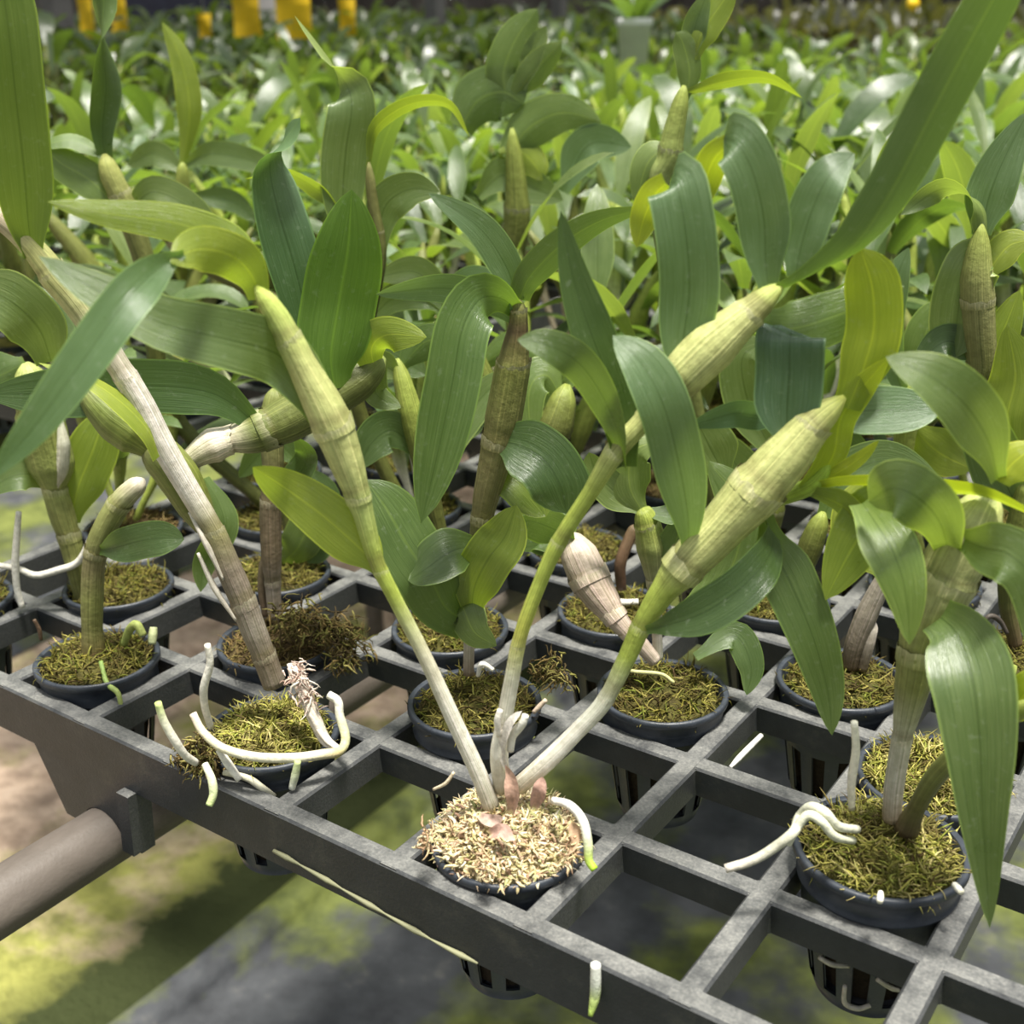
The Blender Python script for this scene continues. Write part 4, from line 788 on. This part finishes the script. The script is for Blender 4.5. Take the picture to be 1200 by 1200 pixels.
def proto_parts(seed):
    rnd = random.Random(seed); out = []
    for pts, rad, leaves, cc in gen_canes(rnd):
        mb = MB(); cane_mb(mb, pts, rad, cc); cm = mb.mesh('cane', CANE); lm = []
        for k, (sp, Ws, Ns, hw, col) in enumerate(leaves):
            l = MB(); leaf_sheet(l, sp, Ws, Ns, hw, col, 12, 4, .25, .35, .62, .07, seed*9+k); lm.append(l.mesh('leaf', LEAF))
        out.append((cm, lm))
    return out
def proto_single(seed, dark=1.0):
    """whole plant as one surface set for the far rows"""
    rnd = random.Random(seed); mb = MB()
    for pts, rad, leaves, cc in gen_canes(rnd):
        mb.cm = 1; cane_mb(mb, pts, rad, cc, 5, 9)
        mb.cm = 0
        for k, (sp, Ws, Ns, hw, col) in enumerate(leaves):
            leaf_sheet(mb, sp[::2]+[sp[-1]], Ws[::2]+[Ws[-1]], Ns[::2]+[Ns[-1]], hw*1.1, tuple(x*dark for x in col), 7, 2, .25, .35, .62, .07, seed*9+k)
    mb.cm = 2
    for (r1, z1, r2, z2) in ((.026, 0, .0245, -.012), (.0245, -.012, .017, -.056)):
        a = [mb.vert((r1*math.cos(q*math.pi/6), r1*math.sin(q*math.pi/6), z1)) for q in range(12)]; b = [mb.vert((r2*math.cos(q*math.pi/6), r2*math.sin(q*math.pi/6), z2)) for q in range(12)]
        for q in range(12): mb.face(a[q], b[q], b[(q+1) % 12], a[(q+1) % 12])
    mb.cm = 3; c = mb.vert((0, 0, .004), (.2, .18, .04)); a = [mb.vert((.024*math.cos(q*math.pi/6), .024*math.sin(q*math.pi/6), -.001), (.14, .12, .03)) for q in range(12)]
    for q in range(12): mb.face(c, a[q], a[(q+1) % 12])
    return mb
FULL = [proto_parts(100+s) for s in range(9)]
SINGLE_MB = [proto_single(200+s) for s in range(8)]
SINGLE = [m_.mesh('potted_orchid', [LEAF, CANE, POT, MOSS]) for m_ in SINGLE_MB]
BUSH_MB = [proto_single(300+s, .6) for s in range(5)]  # leaf colours darkened, with the far benches' shade put into them
DRY_MB = [proto_single(400+s, 1.0) for s in range(4)]
for m_ in DRY_MB: m_.c = [(c[0]*1.05, c[1]*.72, c[2]*1.2, 1) for c in m_.c]
rnd = random.Random(5)
cand = []
for i in range(-18, 15):
    if i in (-4, -3): continue
    for j in range(0 if i > -3 else 5, 42):
        if (i+j) % 2 or (i, j) in HERO: continue
        c = cell(i, j); q = proj(c+Vector((0, 0, .08)))
        F = Fof(c)
        if F < .40 or not (-90 < q[0] < 1290) or q[1] > 1150: continue
        cand.append((F, i, j, q[0]))
cand.sort()
GA = 'orchids in the close rows behind the front pots'; GB = 'orchids in the dense rows further back on the bench'
def sow(i, j, F, n):
    c = cell(i, j)+Vector((rnd.uniform(-.002, .002), rnd.uniform(-.002, .002), .006)); rz = rnd.random()*6.283; sc = rnd.uniform(.85, 1.12)
    return c, rz, sc
nfull = 0
ZN = ('at the left edge', 'left of the middle', 'just left of centre', 'just right of centre', 'right of the middle', 'at the right edge')
rest = MB(); nind = 0
for n, (F, i, j, px) in enumerate(cand):
    c, rz, sc = sow(i, j, F, n)
    if F < .58: sc *= .72
    elif F < .70: sc *= .88
    if F < 1.0:
        r = bpy.data.objects.new('potted_orchid', None); C.objects.link(r); r.location = c-Vector((0, 0, .056)); r.rotation_euler.z = rz
        side = ZN[min(5, max(0, int(px//200)))]
        dist = 'near' if F < .72 else 'farther back'
        tag(r, {'near': 'small leafy orchid in a dark pot close behind the front pots, %s', 'farther back': 'leafy green orchid packed among others in the blurred rows, %s'}[dist] % side, 'potted orchid', GA+', '+side if dist == 'near' else GA+' farther back, '+side)
        link('pot', POTM, r, (0, 0, .056)); link('moss', MOSSES[n % 4], r, (0, 0, .056))
        for cm, lm in FULL[n % 9]:
            co = link('cane', cm, r, (0, 0, .056)); co.scale = (sc, sc, sc)
            for l in lm: link('leaf', l, co)
        nfull += 1; nind += 1
    elif nind < 265 and F < 2.3:
        o = link('potted_orchid', SINGLE[n % 8], None, c); o.rotation_euler.z = rz; o.scale = (sc,)*3; nind += 1
        side = ZN[min(5, max(0, int(px//200)))]; dist = 'in the middle rows' if F < 1.25 else ('in the farther rows' if F < 1.5 else 'in the farthest sharp rows')
        tag(o, 'blurred leafy orchid %s of the bench, %s' % (dist, side), 'potted orchid', GB+', '+dist+', '+side)
    else:
        M = Matrix.Translation(c) @ Matrix.Rotation(rz, 4, 'Z') @ Matrix.Scale(sc, 4); rest.add(SINGLE_MB[n % 8], M)
print('plants', len(cand), 'full', nfull, 'individual', nind)
if rest.v: tag(link('orchid_rows', rest.mesh('orchid_rows', [LEAF, CANE, POT, MOSS])), 'mass of green orchids filling the far end of the bench', 'orchids', None, 'stuff')
# far benches
def bench(x0, x1, y0, y1, z, seed, label, mbs, step, big, dark=1.0):
    rnd = random.Random(seed); mb = MB()
    x = x0
    while x < x1:
        y = y0
        while y < y1:
            c = Vector((x+rnd.uniform(-.02, .02), y+rnd.uniform(-.02, .02), z+.006)); q = proj(c+Vector((0, 0, .08)))
            if -60 < q[0] < 1260 and q[2] > 0:
                mb.add(mbs[rnd.randrange(len(mbs))], Matrix.Translation(c) @ Matrix.Rotation(rnd.random()*6.28, 4, 'Z') @ Matrix.Scale(rnd.uniform(.85, 1.2)*big, 4))
            y += step
        x += step
    if mb.v:
        tag(link('orchid_rows', mb.mesh('orchid_rows', [LEAF, CANE, POT, MOSS])), label, 'orchids', None, 'stuff')
    b = MB(); z -= .052; box(b, (x0-.03, y0-.03, z-.03), (x1+.03, y1+.03, z)); for_x = []
    for xx in (x0+.1, x1-.1):
        for yy_ in (y0+.2, (y0+y1)/2, y1-.2): box(b, (xx-.02, yy_-.02, FZ), (xx+.02, yy_+.02, z-.03))
    return tag(link('plant_bench', b.mesh('plant_bench', TRAY, smooth=False)), label.replace('dark mass of orchids on', 'dark bench top of').replace('orchids filling', 'bench top under'), 'bench')
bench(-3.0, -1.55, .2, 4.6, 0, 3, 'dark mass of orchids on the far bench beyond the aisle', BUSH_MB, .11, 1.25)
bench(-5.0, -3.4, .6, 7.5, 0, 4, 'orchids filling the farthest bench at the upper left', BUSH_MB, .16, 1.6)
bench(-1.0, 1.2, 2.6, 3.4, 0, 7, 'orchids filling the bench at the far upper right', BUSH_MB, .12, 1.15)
bench(-2.6, 1.6, 5.0, 8.5, 0, 8, 'orchids filling the brownish farthest bench behind the far right', DRY_MB, .15, 1.5)
# unseen net added overhead to darken the far left benches and far end
mb = MB(); n = 26
for (x0, x1, y0, y1) in ((-6.5, -1.5, -.5, 9.4), (-1.5, 2.6, 3.7, 9.4)):
    g = [[mb.vert((lerp(x0, x1, a/n), lerp(y0, y1, b/n), 1.75-.06*math.sin(a/n*math.pi*4)**2)) for a in range(n+1)] for b in range(n+1)]
    for b in range(n):
        for a in range(n):
            mb.face(g[b][a], g[b][a+1], g[b+1][a+1], g[b+1][a])
tag(link('added_shade_net', mb.mesh('added_shade_net', SHADE)), kind='structure')

# yellow cards, posts, white bucket at the back
def thing_at(px, py, F): return at(px, py, F)
cards = [(100, 12, 18, 60, 3.4, 'narrow yellow sticky card, leftmost along the top edge'), (137, 8, 20, 55, 3.4, 'yellow sticky card hanging beside the leftmost narrow one'),
         (288, 8, 36, 66, 3.2, 'wide yellow sticky card left of the white gap at the top'), (343, 5, 44, 76, 3.1, 'widest yellow sticky card at the top left'),
         (240, 30, 16, 26, 3.6, 'small yellow card low between the sticky cards'), (407, 20, 20, 40, 3.4, 'small orange yellow card right of the widest card'), (1070, 5, 16, 16, 3.3, 'small round yellow tag at the top right')]
for px, py, w_, h_, F, lb in cards:
    c = at(px, py, F); s = zdepth(c)/(FOC*1000); mb = MB(); n = 10; hw_, hh = w_*s/2, h_*s/2
    rd = 'round' in lb
    if rd:
        k = [mb.vert((math.cos(a)*hw_, y_, math.sin(a)*hw_)) for y_ in (-.001, .001) for a in [q*math.pi/10 for q in range(20)]]
        mb.face(*k[:20]); mb.face(*k[20:][::-1])
        for q in range(20): mb.face(k[(q+1) % 20], k[q], k[20+q], k[20+(q+1) % 20])
    else:                                   # slightly curled card, 1 mm thick
        rows = []
        for side_ in (-.0006, .0006):
            rows.append([[mb.vert((lerp(-hw_, hw_, a/n), side_+.006*math.sin(a/n*3.1+b), lerp(-hh, hh, b/4))) for a in range(n+1)] for b in range(5)])
        for sidx, R_ in enumerate(rows):
            for b in range(4):
                for a in range(n):
                    f = (R_[b][a], R_[b][a+1], R_[b+1][a+1], R_[b+1][a]); mb.face(*(f if sidx == 0 else f[::-1]))
        A_, B_ = rows
        edge = [(0, a) for a in range(n)]+[(b, n) for b in range(4)]+[(4, n-a) for a in range(n)]+[(4-b, 0) for b in range(4)]
        for q in range(len(edge)):
            u, v = edge[q], edge[(q+1) % len(edge)]; mb.face(A_[v[0]][v[1]], A_[u[0]][u[1]], B_[u[0]][u[1]], B_[v[0]][v[1]])
    o = bpy.data.objects.new('sticky_trap', None); C.objects.link(o); o.location = c; o.rotation_euler.z = -AZ+rnd.uniform(-.3, .3); tag(o, lb, 'yellow card', None)
    link('card', mb.mesh('card', YELLOW, smooth=rd), o)
    mb = MB(); tube(mb, [(0, 0, hh-.004), (.002, 0, hh+.4), (0, 0, hh+1.0)], [.0012]*3, [(1, 1, 1)]*3, 6); link('string', mb.mesh('string', WPLAS), o)
def lathe_obj(name, prof_, loc, m_, parent=None, seg=32):
    mb = MB(); rg = [[mb.vert((r*math.cos(2*math.pi*q/seg), r*math.sin(2*math.pi*q/seg), z)) for q in range(seg)] for r, z in prof_]
    for a, b in zip(rg, rg[1:]):
        for q in range(seg): mb.face(a[q], b[q], b[(q+1) % seg], a[(q+1) % seg])
    return link(name, mb.mesh(name, m_), parent, loc)
c = at(742, 92, 2.35); c.z = max(c.z, .01); s = zdepth(c)/(FOC*1000); Rb = 21*s; hb_ = 66*s
bk = bpy.data.objects.new('white_pot', None); C.objects.link(bk); bk.location = (c.x, c.y, c.z); tag(bk, 'white plastic pot standing among the far plants at the top, right of centre', 'pot')
lathe_obj('pot_wall', [(.001, 0), (Rb*.68, 0), (Rb*.93, hb_*.86), (Rb, hb_*.86), (Rb*1.03, hb_), (Rb*.95, hb_), (Rb*.88, hb_*.8), (Rb*.6, hb_*.05), (.001, hb_*.05)], (0, 0, 0), WPLAS, bk)
l = MB(); 
rr_ = random.Random(9)
for k in range(9):
    az = k*.7; sp = []; Ws = []; Ns = []; e = rr_.uniform(.7, 1.4); pc = Vector((0, 0, hb_*.8)); n = 9
    for q in range(n): sp.append(pc.copy()); pc = pc+Vector((math.cos(az)*math.cos(e), math.sin(az)*math.cos(e), math.sin(e)))*.02; e -= .12
    for q in range(n):
        T = (sp[min(q+1, n-1)]-sp[max(q-1, 0)]).normalized(); S = Vector((math.sin(az), -math.cos(az), 0)); Ws.append(S); Ns.append(S.cross(T))
    leaf_sheet(l, sp, Ws, Ns, .014, G_DARK, n, 2)
link('foliage', l.mesh('foliage', LEAF), bk)
for px, wd, F, lb in ((68, 26, 4.6, 'grey upright post at the upper left behind the plants'), (20, 14, 5.0, 'thin grey post at the upper left corner'), (510, 18, 5.2, 'grey post behind the bench at the top centre left'), (655, 14, 5.6, 'grey post at the back, top centre')):
    c = at(px, 22, F); mb = MB(); hw_ = wd*zdepth(c)/(FOC*1000)/2; box(mb, (-hw_, -hw_, 0), (hw_, hw_, 2.6)); o = link('upright_post', mb.mesh('upright_post', POSTM, smooth=False), None, (c.x, c.y, FZ)); tag(o, lb, 'post')
c = at(310, 8, 9.0)
mb = MB(); box(mb, (-.4, -.02, -.3), (.16, .02, .5)); o = link('white_sheet', mb.mesh('white_sheet', WPLAS, smooth=False), None, c); o.rotation_euler.z = -AZ; tag(o, 'pale bright panel behind the yellow cards at the top left', 'panel')
mb = MB(); box(mb, (-.5, -.1, -.4), (.4, .1, .26)); o = link('dark_sack', mb.mesh('dark_sack', DARKP, smooth=False), None, at(210, 14, 8.6)); o.rotation_euler.z = -AZ; tag(o, 'dark blue black sack behind the yellow cards at the top left', 'sack')
